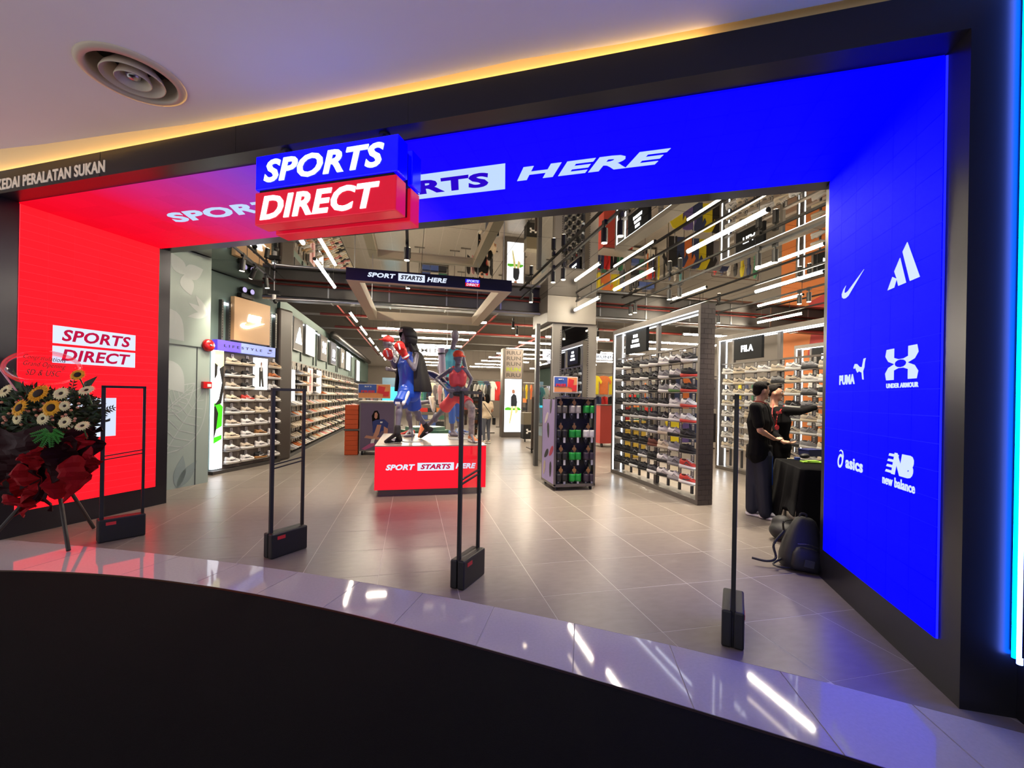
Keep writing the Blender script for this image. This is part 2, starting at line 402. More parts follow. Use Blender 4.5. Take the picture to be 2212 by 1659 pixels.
rs, RM = screen('led_screen', 'tall blue LED screen of sports logos on the right side', fp(0, -.10, .26), -NV, UP, 1.39, 3.09, 6, 21, BLUE, led('blue led seam', (.01, .012, 1.), 2., 0))
def onL(t, z): return frame(fp(-7.54 + .0145, t, z), NV, UP, EV)
def onR(t, z): return frame(fp(-.0145, t, z), -NV, UP, -EV)
def onC(s, t): return frame(fp(s, t, HZ - .0145), EV, -NV, -UP)
for z0, z1, w_ in ((1.985, 2.175, 'SPORTS'), (1.775, 1.957, 'DIRECT')):
    pl = MB().box(-.395, .395, -(z1 - z0) / 2, (z1 - z0) / 2, 0, .003).build('white_panel', LEDWT, ls, onL(-.81, (z0 + z1) / 2))
    text(w_, .66, .128, LEDRT, pl, onL(-.80, (z0 + z1) / 2) @ T(0, 0, .003), shear=.2, bold=.028)
pl = MB().box(-.30, .30, -.225, .225, 0, .003).build('white_panel', LEDWT, ls, onL(-.91, 1.175))
text('USC', .46, .15, BLACK, pl, onL(-.90, 1.19) @ T(0, 0, .003), bold=.02)
SKYW = led('pale blue led lettering', (.50, .66, .95), 1.0, 0)
BLT = led('blue led lettering', (.02, .0, .55), 1.0, 0)
text('SPORT', 1.50, .21, SKYW, cs, onC(-5.66, -.85), shear=.3, bold=.04)
pl = MB().prism([(-.90, -.2), (.78, -.2), (.90, .2), (-.78, .2)], .003).build('white_panel', SKYW, cs, onC(-3.48, -.84))
text('STARTS', 1.44, .23, BLT, pl, onC(-3.48, -.84) @ T(0, 0, .003), shear=.3, bold=.04)
text('HERE', 1.22, .20, SKYW, cs, onC(-1.95, -.85), shear=.3, bold=.04)
def logo(polys, w, h, parent, M, m, name='logo', z=.003):
    mb = MB()
    for p in polys: mb.prism([((x - .5) * w, (y - .5) * h) for x, y in p], z)
    return mb.build(name, m, parent, M)
SWOOSH = [[(0, .30), (.02, .12), (.10, .02), (.20, 0), (.32, .06), (1, 1), (.30, .32), (.18, .28), (.12, .34), (.14, .52), (.20, .66), (.08, .52)]]
ADI = [[(0, .30), (.22, .50), (.32, .12), (.05, .0)], [(.24, .62), (.44, .82), (.64, .27), (.38, .16)], [(.50, .90), (.66, 1.0), (1, .46), (.72, .32)]]
ADI2 = [[(.0, .0), (.16, .30), (.30, .20), (.22, .0)], [(.22, .42), (.40, .70), (.60, .0), (.36, .0), (.30, .22)], [(.48, .82), (.62, 1.0), (1, .0), (.72, 0)]]
UA = [[(.04, 1), (.0, .78), (.10, .60), (.30, .50), (.10, .40), (0, .22), (.04, 0), (.28, .0), (.28, .30), (.42, .36), (.5, .36), (.58, .36), (.72, .30), (.72, 0), (.96, 0), (1, .22), (.90, .40), (.70, .50), (.90, .60), (1, .78), (.96, 1), (.72, 1), (.72, .70), (.58, .64), (.42, .64), (.28, .70), (.28, 1)]]
CAT = [[(0, .62), (.12, .80), (.30, .78), (.52, .62), (.72, .60), (.84, .98), (1, 1), (.93, .82), (.90, .58), (.80, .40), (.86, .0), (.76, .02), (.70, .34), (.48, .42), (.34, .36), (.22, .52), (.14, .64), (.06, .56)]]
LOGOW = led('bluish white led logo', (.62, .74, 1.), 1.0, 0)
logo(SWOOSH, .33, .145, rs, onR(-.53, 2.375), LOGOW)
logo(ADI2, .32, .24, rs, onR(-1.155, 2.345), LOGOW)
text('PUMA', .24, .075, LOGOW, rs, onR(-.47, 1.675), bold=.045)
logo(CAT, .17, .15, rs, onR(-.655, 1.74), LOGOW)
logo(UA, .33, .195, rs, onR(-1.15, 1.745), LOGOW)
logo([[(.5 + .17 * math.cos(a), .5 + .12 * math.sin(a)) for a in [k * .5236 for k in range(12)]]], .33, .195, rs, onR(-1.15, 1.745) @ T(0, 0, .002), BLUE, 'logo_eye')
text('UNDER ARMOUR', .32, .03, LOGOW, rs, onR(-1.16, 1.612), bold=.03)
text('asics', .25, .085, LOGOW, rs, onR(-.60, 1.05), bold=.03)
el = [(.034 * math.cos(k * .3142) + .010 * math.sin(k * .3142), .045 * math.sin(k * .3142) - .012, 0) for k in range(20)] + [(.034, -.012, 0), (.046, .03, 0), (.036, .062, 0), (.008, .072, 0), (-.018, .06, 0)]
MB().tube(el, [.011] * 20 + [.011, .010, .008, .006, .003], 6, Matrix.Diagonal((1, 1, .2, 1))).build('logo', LOGOW, rs, onR(-.385, 1.06))
text('NB', .22, .135, LOGOW, rs, onR(-1.18, 1.13), shear=.3, bold=.075)
for k in range(4):
    MB().prism([(-.05, -.008), (.05, -.008), (.055, .008), (-.04, .008)], .003).build('logo_stripe', LOGOW, rs, onR(-1.06 + .012 * k - .03, 1.18 - k * .035))
text('new balance', .33, .06, LOGOW, rs, onR(-1.14, 1.015), bold=.02)

# ---------------------------------------------------------------- hanging double sign
hs = thing('hanging_sign', 'double box sign with blue top and red bottom hung under the fascia', 'sign', fp(-3.7, -1.6, 2.72))
SB = mat('blue acrylic sign face', (0, 0, 250), .15, emit=.95); SR = mat('red acrylic sign face', (215, 18, 48), .15, emit=.52)
SWT = mat('lit white lettering', (225, 255, 255), .4, emit=1.25); 
for nm, z0, z1, mm, sx0, sx1 in (('upper_box', 2.995, 3.245, SB, -4.30, -3.115), ('lower_box', 2.735, 2.975, SR, -4.30, -3.125)):
    for t0 in (-1.74, -1.545):
        MB().box(sx0, sx1, t0, t0 + .13, z0, z1).build(nm, mm, hs, FM, bevel=.006)
MB().box(-4.27, -3.15, -1.61, -1.545, 2.765, 3.22).build('spacer', BLK2, hs, FM)
MB().box(-4.27, -3.15, -1.73, -1.43, 2.975, 2.995).build('divider', BLK2, hs, FM)
text('SPORTS', 1.00, .165, SWT, hs, frame(fp(-3.72, -1.7405, 3.123), EV, UP, -NV), shear=.2, bold=.032, depth=.006)
text('DIRECT', 1.00, .175, SWT, hs, frame(fp(-3.75, -1.7405, 2.855), EV, UP, -NV), shear=.2, bold=.032, depth=.006)
for s0 in (-4.17, -3.32):
    MB().cyl((s0, -1.58, 3.22), (s0, -1.58, HZ), .014, n=10).cyl((s0, -1.58, HZ - .012), (s0, -1.58, HZ), .04, n=14).build('hanger_rod', BLACK, hs, FM)
# neon tubes on the right wall
for k, (s0, t0, col, lab, stg) in enumerate(((.195, -1.672, (.0, .13, 1.), 'cyan neon tube on the right wall beside the blue screen', 30.), (.195, -1.70, (.14, .22, 1.), 'pale blue neon tube at the right edge nearest the viewer', 16.))):
    nt_ = thing('neon_tube', lab, 'light', fp(s0, t0, .3), 'neon tubes on the right wall')
    MB().cyl((s0, t0, .30 - k * .015), (s0, t0, 3.62), .011, n=12).build('tube', led('neon glow %d' % k, col, stg, 0), nt_, FM, smooth=True)
    MB().box(s0, .2205, t0 - .012, t0 + .012, .32, 3.62).build('channel', mat('neon channel', (20, 30, 80), .4), nt_, FM)
# ---------------------------------------------------------------- shop shell
MZ = 3.70
BROWN = c3('taupe slatwall', 104, 94, 84, .55, noise=.05, nscale=3)
TEAL = c3('grey green wall', 98, 118, 112, .6, noise=.05, nscale=2)
SAGE = c3('sage panel', 152, 168, 160, .45, noise=.03, nscale=2)
CONC = c3('raw concrete', 62, 55, 47, .9, noise=.25, nscale=1.6)
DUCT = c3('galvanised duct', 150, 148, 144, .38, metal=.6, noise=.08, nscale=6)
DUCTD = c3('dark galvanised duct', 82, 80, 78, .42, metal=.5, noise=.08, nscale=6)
REDP = c3('red sprinkler pipe', 118, 34, 24, .55)
struct('wall_back', MB().box(-4, 12, 31, 31.2, 0, 5), c3('far wall paint', 112, 102, 92, .8, noise=.1, nscale=1))
wri = struct('wall_right_inner', MB().box(11.6, 11.8, 1, 31, 0, 5), c3('taupe end wall', 120, 112, 104, .7, noise=.1, nscale=.7))
MB().box(11.57, 11.6, 6, 11.6, .1, 4.6).build('mural_panel', c3('orange mural print', 214, 124, 62, .7, noise=.2, nscale=.7, stretch=(1, .4, 6)), wri)
MB().prism([(0, 2.9), (1.2, 2.6), (2.0, 3.3), (1.4, 4.2), (.2, 4.1)], .004, frame((11.568, 10.6, 0), Vector((0, -1, 0)), UP, Vector((-1, 0, 0)))).build('mural_shape', c3('red mural print', 176, 44, 42, .7), wri)
MB().prism([(1.4, 2.6), (2.4, 2.9), (2.8, 3.9), (2.0, 3.5)], .005, frame((11.568, 10.6, 0), Vector((0, -1, 0)), UP, Vector((-1, 0, 0)))).build('mural_shape', c3('navy mural print', 54, 58, 96, .7), wri)
struct('ceiling_mirror', MB().add([fp(-9.5, .06, MZ + .015), fp(8.5, .06, MZ + .015), (11.6, 9.35, MZ + .015), (-5, 9.35, MZ + .015)], [(0, 1, 2, 3)]), BLACK, label='mirrored ceiling over the front of the shop')
cmir = bpy.data.objects['ceiling_mirror']
def mirror_mat(name, b):
    m = mat(name, (214, 210, 202), .015, metal=1.0, bump=b, nscale=1.1); return m
MIR = mirror_mat('mirror ceiling sheet', .035)
fa, fb = fp(0, .062), NV
for i in range(13):
    for j in range(8):
        x0 = -5.0 + i * 1.28; y0 = 9.33 - (j + 1) * 1.22
        q = clip([(x0 + .003, y0 + .003), (x0 + 1.277, y0 + .003), (x0 + 1.277, y0 + 1.217), (x0 + .003, y0 + 1.217)], fa.x, fa.y, fb.x, fb.y)
        if len(q) > 2 and area(q) > .02 and x0 < 11: MB().prism(q, .012, z0=MZ).build('mirror_panel', MIR, cmir)
struct('wall_header', MB().box(-9.5, 8.5, 0, .06, 3.575, MZ + .03), CHAR, FM, label='dark upstand above the entrance opening')
struct('ceiling_back', MB().box(-5, 11.8, 9.4, 31, 4.75, 4.85).box(-5, 11.8, 9.33, 9.4, MZ, 4.85), CONC, label='raw concrete ceiling over the back of the shop')
for k, y0 in enumerate((12.4, 15.6, 18.8, 22, 25.2)):
    struct('trim_beam', MB().box(-5, 11.6, y0, y0 + .45, 4.2, 4.76), CONC, label='concrete ceiling beam, %s from the mirror ceiling' % ORD[k])
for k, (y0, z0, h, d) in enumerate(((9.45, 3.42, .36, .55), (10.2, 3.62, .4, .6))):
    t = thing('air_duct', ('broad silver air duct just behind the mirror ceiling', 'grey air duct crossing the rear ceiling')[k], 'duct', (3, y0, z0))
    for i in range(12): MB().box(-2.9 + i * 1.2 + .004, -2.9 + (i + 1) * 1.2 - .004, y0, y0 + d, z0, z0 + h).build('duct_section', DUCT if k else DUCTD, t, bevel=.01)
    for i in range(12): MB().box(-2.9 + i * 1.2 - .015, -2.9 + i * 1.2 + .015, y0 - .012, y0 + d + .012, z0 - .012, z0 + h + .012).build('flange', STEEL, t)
    if k == 0: MB().cyl((-2.9, y0 - .05, z0 - .03), (11.5, y0 - .05, z0 - .03), .045, n=10).build('edge_rail', STEEL, t, smooth=True)
for k, (p0, p1, r) in enumerate((((-2.9, 9.38, 3.66), (11.5, 9.38, 3.66), .018), ((-2.9, 11.6, 4.0), (11.5, 11.6, 4.0), .04), ((-2.9, 14.8, 4.05), (11.5, 14.8, 4.05), .04), ((-2.9, 17.5, 4.05), (11.5, 17.5, 4.05), .045), ((2.6, 10.5, 4.12), (2.6, 30, 4.12), .035), ((5.2, 10.5, 4.05), (5.2, 30, 4.05), .05), ((-2.2, 11, 4.12), (-2.2, 30, 4.12), .03))):
    tag(MB().cyl(p0, p1, r, n=10).build('sprinkler_pipe', REDP, smooth=True), 'red sprinkler pipe under the rear ceiling, %s %s' % (ORD[k if k < 4 else k - 4], 'crossing from the front' if k < 4 else 'running to the back'), 'pipe', 'red pipes under the ceiling')
tag(MB().tube([(-2.7, 16, 3.55), (-2.7, 22, 3.55), (-2.7, 29, 3.55)], .12, 12).build('round_duct', c3('dark duct', 70, 68, 66, .4, metal=.6), smooth=True), 'dark round duct above the long shoe wall', 'duct')
# left mural panel wall (sage with leaf print)
pw = struct('wall_mural', MB().box(-8.42, -8.3, -.1, 1.2, 0, MZ - .01), SAGE, FM, label='sage mural wall panel with pale leaf print')
LEAF = c3('pale leaf print', 176, 186, 182, .45); LEAFD = c3('grey leaf print', 132, 150, 148, .45)
def onP(t, z): return frame(fp(-8.298, t, z), NV, UP, EV)
sm = MB().box(-.001, .02, .0, 1.2, 2.2, 2.212, FM @ T(-8.302, 0, 0)).build('joint', c3('dark joint', 74, 82, 80, .6), pw)
MB().box(-.001, .012, .975, .985, 0, 2.2, FM @ T(-8.302, 0, 0)).build('joint', MATS['dark joint'], pw)
def leaf_outline(L, w, n=9):
    a = [(L * i / n, w * math.sin(math.pi * (i / n) ** .8)) for i in range(n + 1)]
    return a + [(x, -y) for x, y in a[-2:0:-1]]
def leaf(t, z, L, w, ang, veins=True, m=LEAF):
    M = onP(t, z) @ RZ(ang)
    if not veins: MB().prism(leaf_outline(L, w), .0015).build('leaf_print', m, pw, M); return
    mb = MB()
    o = leaf_outline(L, w)
    for i in range(len(o)):
        a = Vector(o[i] + (0,)); b = Vector(o[(i + 1) % len(o)] + (0,)); d = (b - a).normalized().cross(UP) * .007
        mb.add([a - d, b - d, b + d, a + d, ], [(0, 1, 2, 3)])
    for i in range(1, 9):
        x = L * i / 9.5
        for sg_ in (1, -1):
            hw = w * math.sin(math.pi * min(1, (i / 9.5 + .12)) ** .8) * .9
            mb.add([(x, 0, 0), (x + .012, 0, 0), (x + .09, sg_ * hw, 0), (x + .078, sg_ * hw, 0)], [(0, 1, 2, 3) if sg_ > 0 else (3, 2, 1, 0)])
    mb.add([(0, -.006, 0), (L, -.004, 0), (L, .004, 0), (0, .006, 0)], [(0, 1, 2, 3)])
    mb.build('leaf_print', m, pw, M @ T(0, 0, .001))
leaf(.50, .55, 1.25, .30, 1.02); leaf(.44, 1.15, .7, .18, .75)
leaf(.40, 1.95, .62, .20, -.9, False); leaf(.35, 2.7, .6, .22, -.8, False)
leaf(.75, 3.30, .35, .12, .5, False); leaf(.75, 3.30, .34, .11, 2.2, False); leaf(.75, 3.30, .32, .11, -1.2, False)
for k, a in enumerate((2.2, 2.75, 3.4)): leaf(1.14, 2.75, .34, .05, a, False)
for k, a in enumerate((.9, 1.4)): leaf(.7, .0, .5, .09, a, False, LEAFD)
# fire bell and call point
fb_ = thing('fire_alarm_bell', 'round red fire alarm bell on the sage panel', 'alarm bell', fp(-8.3, 1.17, 2.25))
Mb = frame(fp(-8.297, 1.15, 2.25), NV, UP, EV)
REDA = c3('glossy alarm red', 196, 22, 24, .25, coat=.5)
MB().lathe([(.0005, .075), (.05, .073), (.085, .06), (.10, .035), (.102, .012), (.09, .0)], n=28).build('gong', REDA, fb_, Mb, smooth=True)
MB().lathe([(.0005, .084), (.016, .083), (.02, .07)], n=14).build('centre_bolt', STEEL, fb_, Mb, smooth=True)
cp_ = thing('fire_call_point', 'small red fire call point below the alarm bell', 'alarm', fp(-8.3, 1.14, 1.6))
Mb = frame(fp(-8.297, 1.13, 1.6), NV, UP, EV)
MB().box(-.075, .075, -.055, .055, 0, .05).build('housing', REDA, cp_, Mb, bevel=.006)
MB().box(-.01, .055, -.03, .02, .05, .053).build('window', WHITE, cp_, Mb)
# ---------------------------------------------------------------- trainers
def loft(secs, n=10):
    vs = []; 
    for x, w, z0, z1, sq in secs:
        for i in range(n):
            a = 2 * math.pi * i / n - math.pi / 2
            ca, sa = math.cos(a), math.sin(a)
            y = w * (abs(ca) ** sq) * (1 if ca > 0 else -1); z = (z0 + z1) / 2 + (z1 - z0) / 2 * (abs(sa) ** sq) * (1 if sa > 0 else -1)
            vs.append((x, y, z))
    m = len(secs)
    fs_ = [(i * n + j, (i + 1) * n + j, (i + 1) * n + (j + 1) % n, i * n + (j + 1) % n) for i in range(m - 1) for j in range(n)]
    return MB().add(vs, fs_ + [tuple(range(n)), tuple(range(m * n - 1, (m - 1) * n - 1, -1))])
SH_UP = loft([(-.142, .022, .035, .098, .8), (-.128, .034, .03, .112, .8), (-.09, .038, .028, .098, .8), (-.055, .036, .028, .092, .8), (-.03, .035, .026, .112, .85), (-.01, .037, .026, .104, .9), (.03, .041, .025, .082, .9), (.075, .045, .025, .066, .9), (.11, .042, .025, .058, .9), (.135, .028, .026, .048, .9), (.147, .01, .03, .038, .9)]).mesh('trainer', True)
SH_SO = loft([(-.152, .024, .006, .044, .6), (-.13, .040, .0, .046, .5), (-.06, .041, .0, .040, .5), (0, .042, .0, .034, .5), (.07, .049, .0, .032, .5), (.12, .044, .004, .034, .5), (.147, .028, .012, .036, .6), (.156, .01, .02, .034, .7)]).mesh('sole', True)
SH_LI = MB().ell((-.083, 0, .099), (.046, .026, .012), 10, 4).mesh('lining', True)
def _stripe(p):
    mb = MB()
    for sd in (-1,):
        vs = [(x, sd * y, z) for x, y, z in p]; mb.add(vs, [tuple(range(len(p))) if sd < 0 else tuple(range(len(p) - 1, -1, -1))])
    return mb
SH_ST = _stripe([(-.075, .0425, .045), (-.03, .0425, .040), (.05, .0455, .060), (.045, .0450, .066), (-.03, .0425, .053), (-.062, .0425, .062)]).mesh('stripe')
SH_S2 = _stripe([(-.06, .0428, .042), (-.045, .0428, .042), (-.02, .0432, .066), (.02, .0452, .05), (.05, .0462, .044), (.05, .0458, .052), (.022, .0448, .06), (-.012, .0432, .082), (-.024, .0428, .082)]).mesh('stripe')
SH_LA = MB().box(-.03, -.018, -.022, .022, .104, .116).box(-.005, .007, -.022, .022, .093, .105).box(.02, .032, -.022, .022, .081, .092).box(.045, .057, -.022, .022, .07, .081).mesh('laces')
for me in (SH_UP, SH_SO, SH_LI, SH_ST, SH_S2, SH_LA): me.materials.append(WHITE)
def shoe_m(c): return mat('shoe fabric %02x%02x%02x' % c, c, .6, noise=.06, nscale=30)
CR = (226, 212, 186); WH = (236, 234, 230); BK = (30, 30, 33); GY = (150, 150, 152); TN = (206, 170, 128); OR = (214, 120, 60); RD = (200, 62, 52); PK = (226, 150, 150); NV_ = (44, 54, 86); BG = (204, 190, 170); DG = (74, 74, 80); BR = (112, 58, 44); GM = (168, 120, 70); GN = (90, 130, 70); YE = (224, 200, 60); LB = (120, 150, 200)
def matset(o, m):
    o.material_slots[0].link = 'OBJECT'; o.material_slots[0].material = m
def shoe(M, up, so, label, group, st=None, detail=3, sm_=None):
    M = M @ Matrix.Diagonal((1, 1, 1.16, 1))
    o = obj('trainer', SH_UP, None, None, M); matset(o, shoe_m(up)); tag(o, label, 'shoe', group)
    p = obj('sole', SH_SO, None, o, M); matset(p, shoe_m(so))
    if detail > 1: p = obj('lining', SH_LI, None, o, M); matset(p, shoe_m(tuple(int(v * .45) for v in up)))
    if detail > 2:
        p = obj('stripe', sm_ or SH_ST, None, o, M); matset(p, shoe_m(st or (BK if sum(up) > 350 else WH)))
        p = obj('laces', SH_LA, None, o, M); matset(p, shoe_m(WH if sum(up) > 300 else DG))
    return o
CN = {CR: 'cream', WH: 'white', BK: 'black', GY: 'grey', TN: 'tan', OR: 'orange', RD: 'red', PK: 'pink', NV_: 'navy', BG: 'beige', DG: 'dark grey', BR: 'brown', GM: 'gum', GN: 'green', YE: 'yellow', LB: 'pale blue'}
# ---------------------------------------------------------------- lifestyle bay (angled wall, left)
BA = Vector((-3.54, 8.84, 0)); BB = Vector((-2.93, 10.21, 0)); BD = (BB - BA).normalized(); BN = Vector((BD.y, -BD.x, 0))
BM = frame(BA, BD, BN, UP)                       # u along, v out into the aisle (left-handed base is avoided below)
BM = frame(BA, BD, -BN, UP)                      # local y points into the wall
def bay(u, z, v=0.): return frame(BA + BD * u + BN * v + UP * z, BD, UP, BN)
struct('wall_bay', MB().box(-.5, 1.62, .02, .5, 0, MZ - .01), TEAL, BM, label='grey green wall behind the angled shoe bay')
nb_ = thing('shoe_bay', 'angled taupe shoe display bay with lit tan logo panel', 'display', BA + BD * .75)
bk = MB()
for i in range(5): bk.box(.2 + i * .26, .2 + (i + 1) * .26 - .004, -.03, .02, .06, 2.26)
bk.build('back_panel', BROWN, nb_, BM)
MB().box(-.1, 1.58, -.16, .0, 0, .06).build('plinth', c3('dark plinth', 52, 48, 46, .5), nb_, BM)
for u in (.14, .30, 1.34, 1.50):
    mb = MB().box(u, u + .04, -.05, .02, 2.46, 3.2)
    mb.build('upright', c3('upright grey', 84, 84, 82, .4, metal=.4), nb_, BM)
    q = MB()
    for k in range(14): q.box(u + .014, u + .026, -.054, -.05, 2.5 + k * .05, 2.525 + k * .05)
    q.build('slots', BLACK, nb_, BM)
MB().box(.36, 1.27, -.11, -.02, 2.48, 3.31).build('logo_panel', c3('tan board', 206, 164, 118, .5, emit=.10, noise=.06, nscale=2), nb_, BM, bevel=.004)
logo(SWOOSH, .60, .17, nb_, bay(.80, 2.82, .112), LEDS, 'lit_swoosh', .02)
text('NIKE', .34, .14, LEDS, nb_, bay(.84, 2.955, .112), 'lit_letters', shear=.35, bold=.05, depth=.02)
MB().box(.16, .34, -.03, .015, 3.12, 3.16).build('strip_light', LEDS, nb_, BM)
MB().box(1.3, 1.5, -.03, .015, 3.12, 3.16).build('strip_light', LEDS, nb_, BM)
def band_mat():
    m = mat('violet to blue header print', (120, 140, 235), .4); nt = m.node_tree; p = nt.nodes['Principled BSDF']; L = nt.links.new
    tc = nt.nodes.new('ShaderNodeTexCoord'); sx = nt.nodes.new('ShaderNodeSeparateXYZ'); cr = nt.nodes.new('ShaderNodeValToRGB')
    L(tc.outputs['Generated'], sx.inputs[0]); L(sx.outputs[0], cr.inputs[0]); e = cr.color_ramp.elements
    e[0].position = .36; e[0].color = lin((92, 70, 226)); e[1].position = .38; e[1].color = lin((140, 160, 244)); 
    L(cr.outputs[0], p.inputs['Base Color']); L(cr.outputs[0], p.inputs['Emission Color']); p.inputs['Emission Strength'].default_value = .55
    return m
MB().box(-.02, 1.41, -.13, -.02, 2.25, 2.44).build('header', band_mat(), nb_, BM)
text('L I F E S T Y L E', .92, .05, c3('dark header letters', 30, 28, 60, .5), nb_, bay(.58, 2.345, .131), bold=.02)
logo(SWOOSH, .17, .05, nb_, bay(1.27, 2.325, .131), MATS['dark header letters']); text('NIKE', .10, .04, MATS['dark header letters'], nb_, bay(1.27, 2.375, .131), shear=.3, bold=.04)
# light box poster at the bay's left end
MB().box(-.02, .19, -.06, .0, .08, 2.25).build('lightbox', LBOX, nb_, BM)
Mx = bay(0, 0, .061)
GRN = mat('lime print', (60, 225, 20), .4, emit=.75); BKP = c3('black print', 12, 12, 14, .5)
MB().prism([(.0, .78), (.17, .86), (.185, 1.22), (.10, 1.30), (.0, 1.28)], .002).build('print', GRN, nb_, Mx)
MB().prism([(.0, .55), (.17, .62), (.17, .70), (.0, .66)], .002).build('print', GRN, nb_, Mx)
MB().prism([(0, 1.24), (.10, 1.36), (.16, 1.66), (.10, 1.92), (.19, 1.98), (.19, 1.5), (.15, 1.28)], .0024).build('print', BKP, nb_, Mx)
MB().prism([(0, 1.72), (.05, 1.80), (.06, 1.98), (0, 2.02)], .0024).build('print', BKP, nb_, Mx)
MB().prism([(0, .62), (.05, .80), (.09, 1.1), (.03, 1.24), (0, 1.22)], .0026).build('print', BKP, nb_, Mx)
MB().prism([(.0, 1.98), (.19, 1.92), (.19, 2.24), (.0, 2.24)], .002).build('print', mat('pale yellow print', (236, 240, 170), .4, emit=.9), nb_, Mx)
# standing-figure poster
MB().box(.92, 1.27, -.07, -.03, 1.55, 2.20).build('poster_lightbox', mat('dim lightbox face', (240, 244, 248), .4, emit=1.0), nb_, BM)
Mx = bay(1.095, 1.55, .071)
MB().prism([(-.05, .06), (-.01, .06), (.0, .24), (.03, .06), (.075, .06), (.05, .30), (.04, .46), (-.055, .46), (-.06, .30)], .002).build('print', BKP, nb_, Mx)
MB().prism([(-.025, .38), (.02, .38), (.025, .50), (-.02, .50)], .003).build('print', WHITE, nb_, Mx)
MB().prism([(-.018, .50), (.014, .50), (.02, .55), (0, .58), (-.02, .55)], .003).build('print', c3('skin print', 150, 110, 90, .6), nb_, Mx)
NIKE = [[(CR, CR), (BK, CR), None, (TN, CR)], [(BK, WH), (BK, WH), None, (OR, WH)], [(BG, WH), (BK, WH), None, (WH, WH)], [(CR, WH), (RD, WH), (CR, WH), (CR, WH)],
        [(GY, WH), (BG, WH), (CR, CR), (BG, WH)], [(BG, WH), (WH, WH), (WH, WH), (WH, WH)], [(CR, CR), (WH, WH), (GM, WH), (WH, WH)], [(WH, GY), (BG, WH), (WH, WH), (WH, WH)], [(WH, WH), (WH, WH), (BK, GM), (WH, WH)]]
ACR = c3('frosted shelf', 168, 162, 152, .3)
shelf_me = MB().box(-.155, .155, -.11, .0, -.008, 0).mesh('shelf'); shelf_me.materials.append(ACR)
card_me = MB().box(-.03, .03, -.004, 0, 0, .1).mesh('price_card'); card_me.materials.append(c3('price card', 215, 212, 205, .5))
line_me = MB().box(-.016, .016, -.0052, -.004, .02, .03).box(-.02, .02, -.0052, -.004, .042, .052).box(-.014, .014, -.0052, -.004, .066, .08).mesh('price_print'); line_me.materials.append(c3('card print', 90, 90, 96, .6))
UC = (.39, .745, 1.10, 1.46)
for r in range(9):
    for c in range(4):
        it = NIKE[r][c]
        if not it: continue
        z = 2.02 - r * .2338
        obj('shelf', shelf_me, ACR, nb_, BM @ T(UC[c], -.03, z))
        pc = obj('price_card', card_me, None, nb_, BM @ T(UC[c] + .02, -.036, z + .095)); obj('price_print', line_me, None, pc, BM @ T(UC[c] + .02, -.036, z + .095))
        w = '%s trainer on %s row, %s column of the angled lifestyle bay' % (CN[it[0]], ORD[r], ORD[c])
        shoe(BM @ T(UC[c] + random.uniform(-.01, .01), -.085, z + .001) @ RZ(-.12), it[0], it[1], w, 'trainers in the lifestyle bay')
# emergency twin spot on the bay wall
em = thing('emergency_light', 'black twin head emergency light above the tan logo panel', 'light', BA + BD * .62 + UP * 3.33)
MB().box(.50, .80, -.13, -.02, 3.325, 3.41).build('housing', BLACK, em, BM, bevel=.008)
for u in (.57, .76):
    MB().cyl((u, -.07, 3.41), (u, -.08, 3.46), .015).cyl((u, -.05, 3.49), (u, -.13, 3.48), .052, .062, 16).build('lamp_head', BLACK, em, BM, smooth=False)
    MB().cyl((u, -.13, 3.48), (u, -.136, 3.48), .05, n=16).build('lens', mat('violet lens', (190, 180, 235), .2, emit=.8), em, BM)
# dark post between bay and the long wall
struct('trim_post', MB().box(1.6, 2.05, -.06, .4, 0, 3.36), c3('dark taupe post', 70, 62, 56, .5, noise=.08, nscale=2), BM, bevel=.05, label='dark rounded post between shoe bay and long wall')
# ---------------------------------------------------------------- long shoe wall (left)
LX = -2.95
struct('wall_left_inner', MB().box(-3.5, LX, 10.75, 31, 2.3, 3.66), TEAL, label='grey green upper wall over the long shoe display')
lw = thing('shoe_wall', 'long taupe shoe wall running to the back of the shop', 'display', (LX, 16, 0))
for i in range(13): MB().box(-3.5, LX, 10.75 + i * 1.0 + .004, 10.75 + (i + 1) * 1.0 - .004, .08, 2.3).build('back_panel', BROWN, lw)
MB().box(-3.5, LX + .22, 10.75, 23.75, 0, .08).build('plinth', MATS['dark plinth'], lw)
RZS = [.14 + .262 * k for k in range(8)]
SHELF = c3('pale shelf', 190, 180, 160, .5)
def blocked(y, k):
    if y < 11.85 and k >= 5: return True
    if 12.95 < y < 13.75 and k >= 5: return True
    if 14.15 < y < 14.95 and k >= 5: return True
    if 12.55 < y < 12.92 and k in (3, 4): return True
    return False
for k, z in enumerate(RZS):
    segs = [(11.15, 23.6)] if k < 5 else [(11.9, 12.95), (13.75, 14.15), (14.95, 23.6)]
    for a, b in segs: MB().box(LX, LX + .2, a, b, z - .012, z).build('shelf', SHELF, lw)
for u in range(25): MB().box(LX, LX + .03, 11.2 + u * .5, 11.2 + u * .5 + .03, .1, 2.28).build('upright', MATS['upright grey'], lw)
tagm = MB()
for k, z in enumerate(RZS):
    y = 11.3
    while y < 23.5:
        if not blocked(y, k): tagm.box(LX, LX + .012, y - .02, y + .02, z + .12, z + .22)
        y += .21
tag(tagm.build('price_cards', MATS['price card'], lw), kind='stuff')
PAL = [CR, CR, WH, WH, BG, BG, PK, TN, GY, OR, BK, WH, CR]
rr = random.Random(3); far = MB(); nind = 0
farm = {c: MB() for c in (CR, WH, BK, PK)}
upv = [tuple(v.co) for v in SH_UP.vertices]; upf = [tuple(p.vertices) for p in SH_UP.polygons]; sov = [tuple(v.co) for v in SH_SO.vertices]; sof = [tuple(p.vertices) for p in SH_SO.polygons]
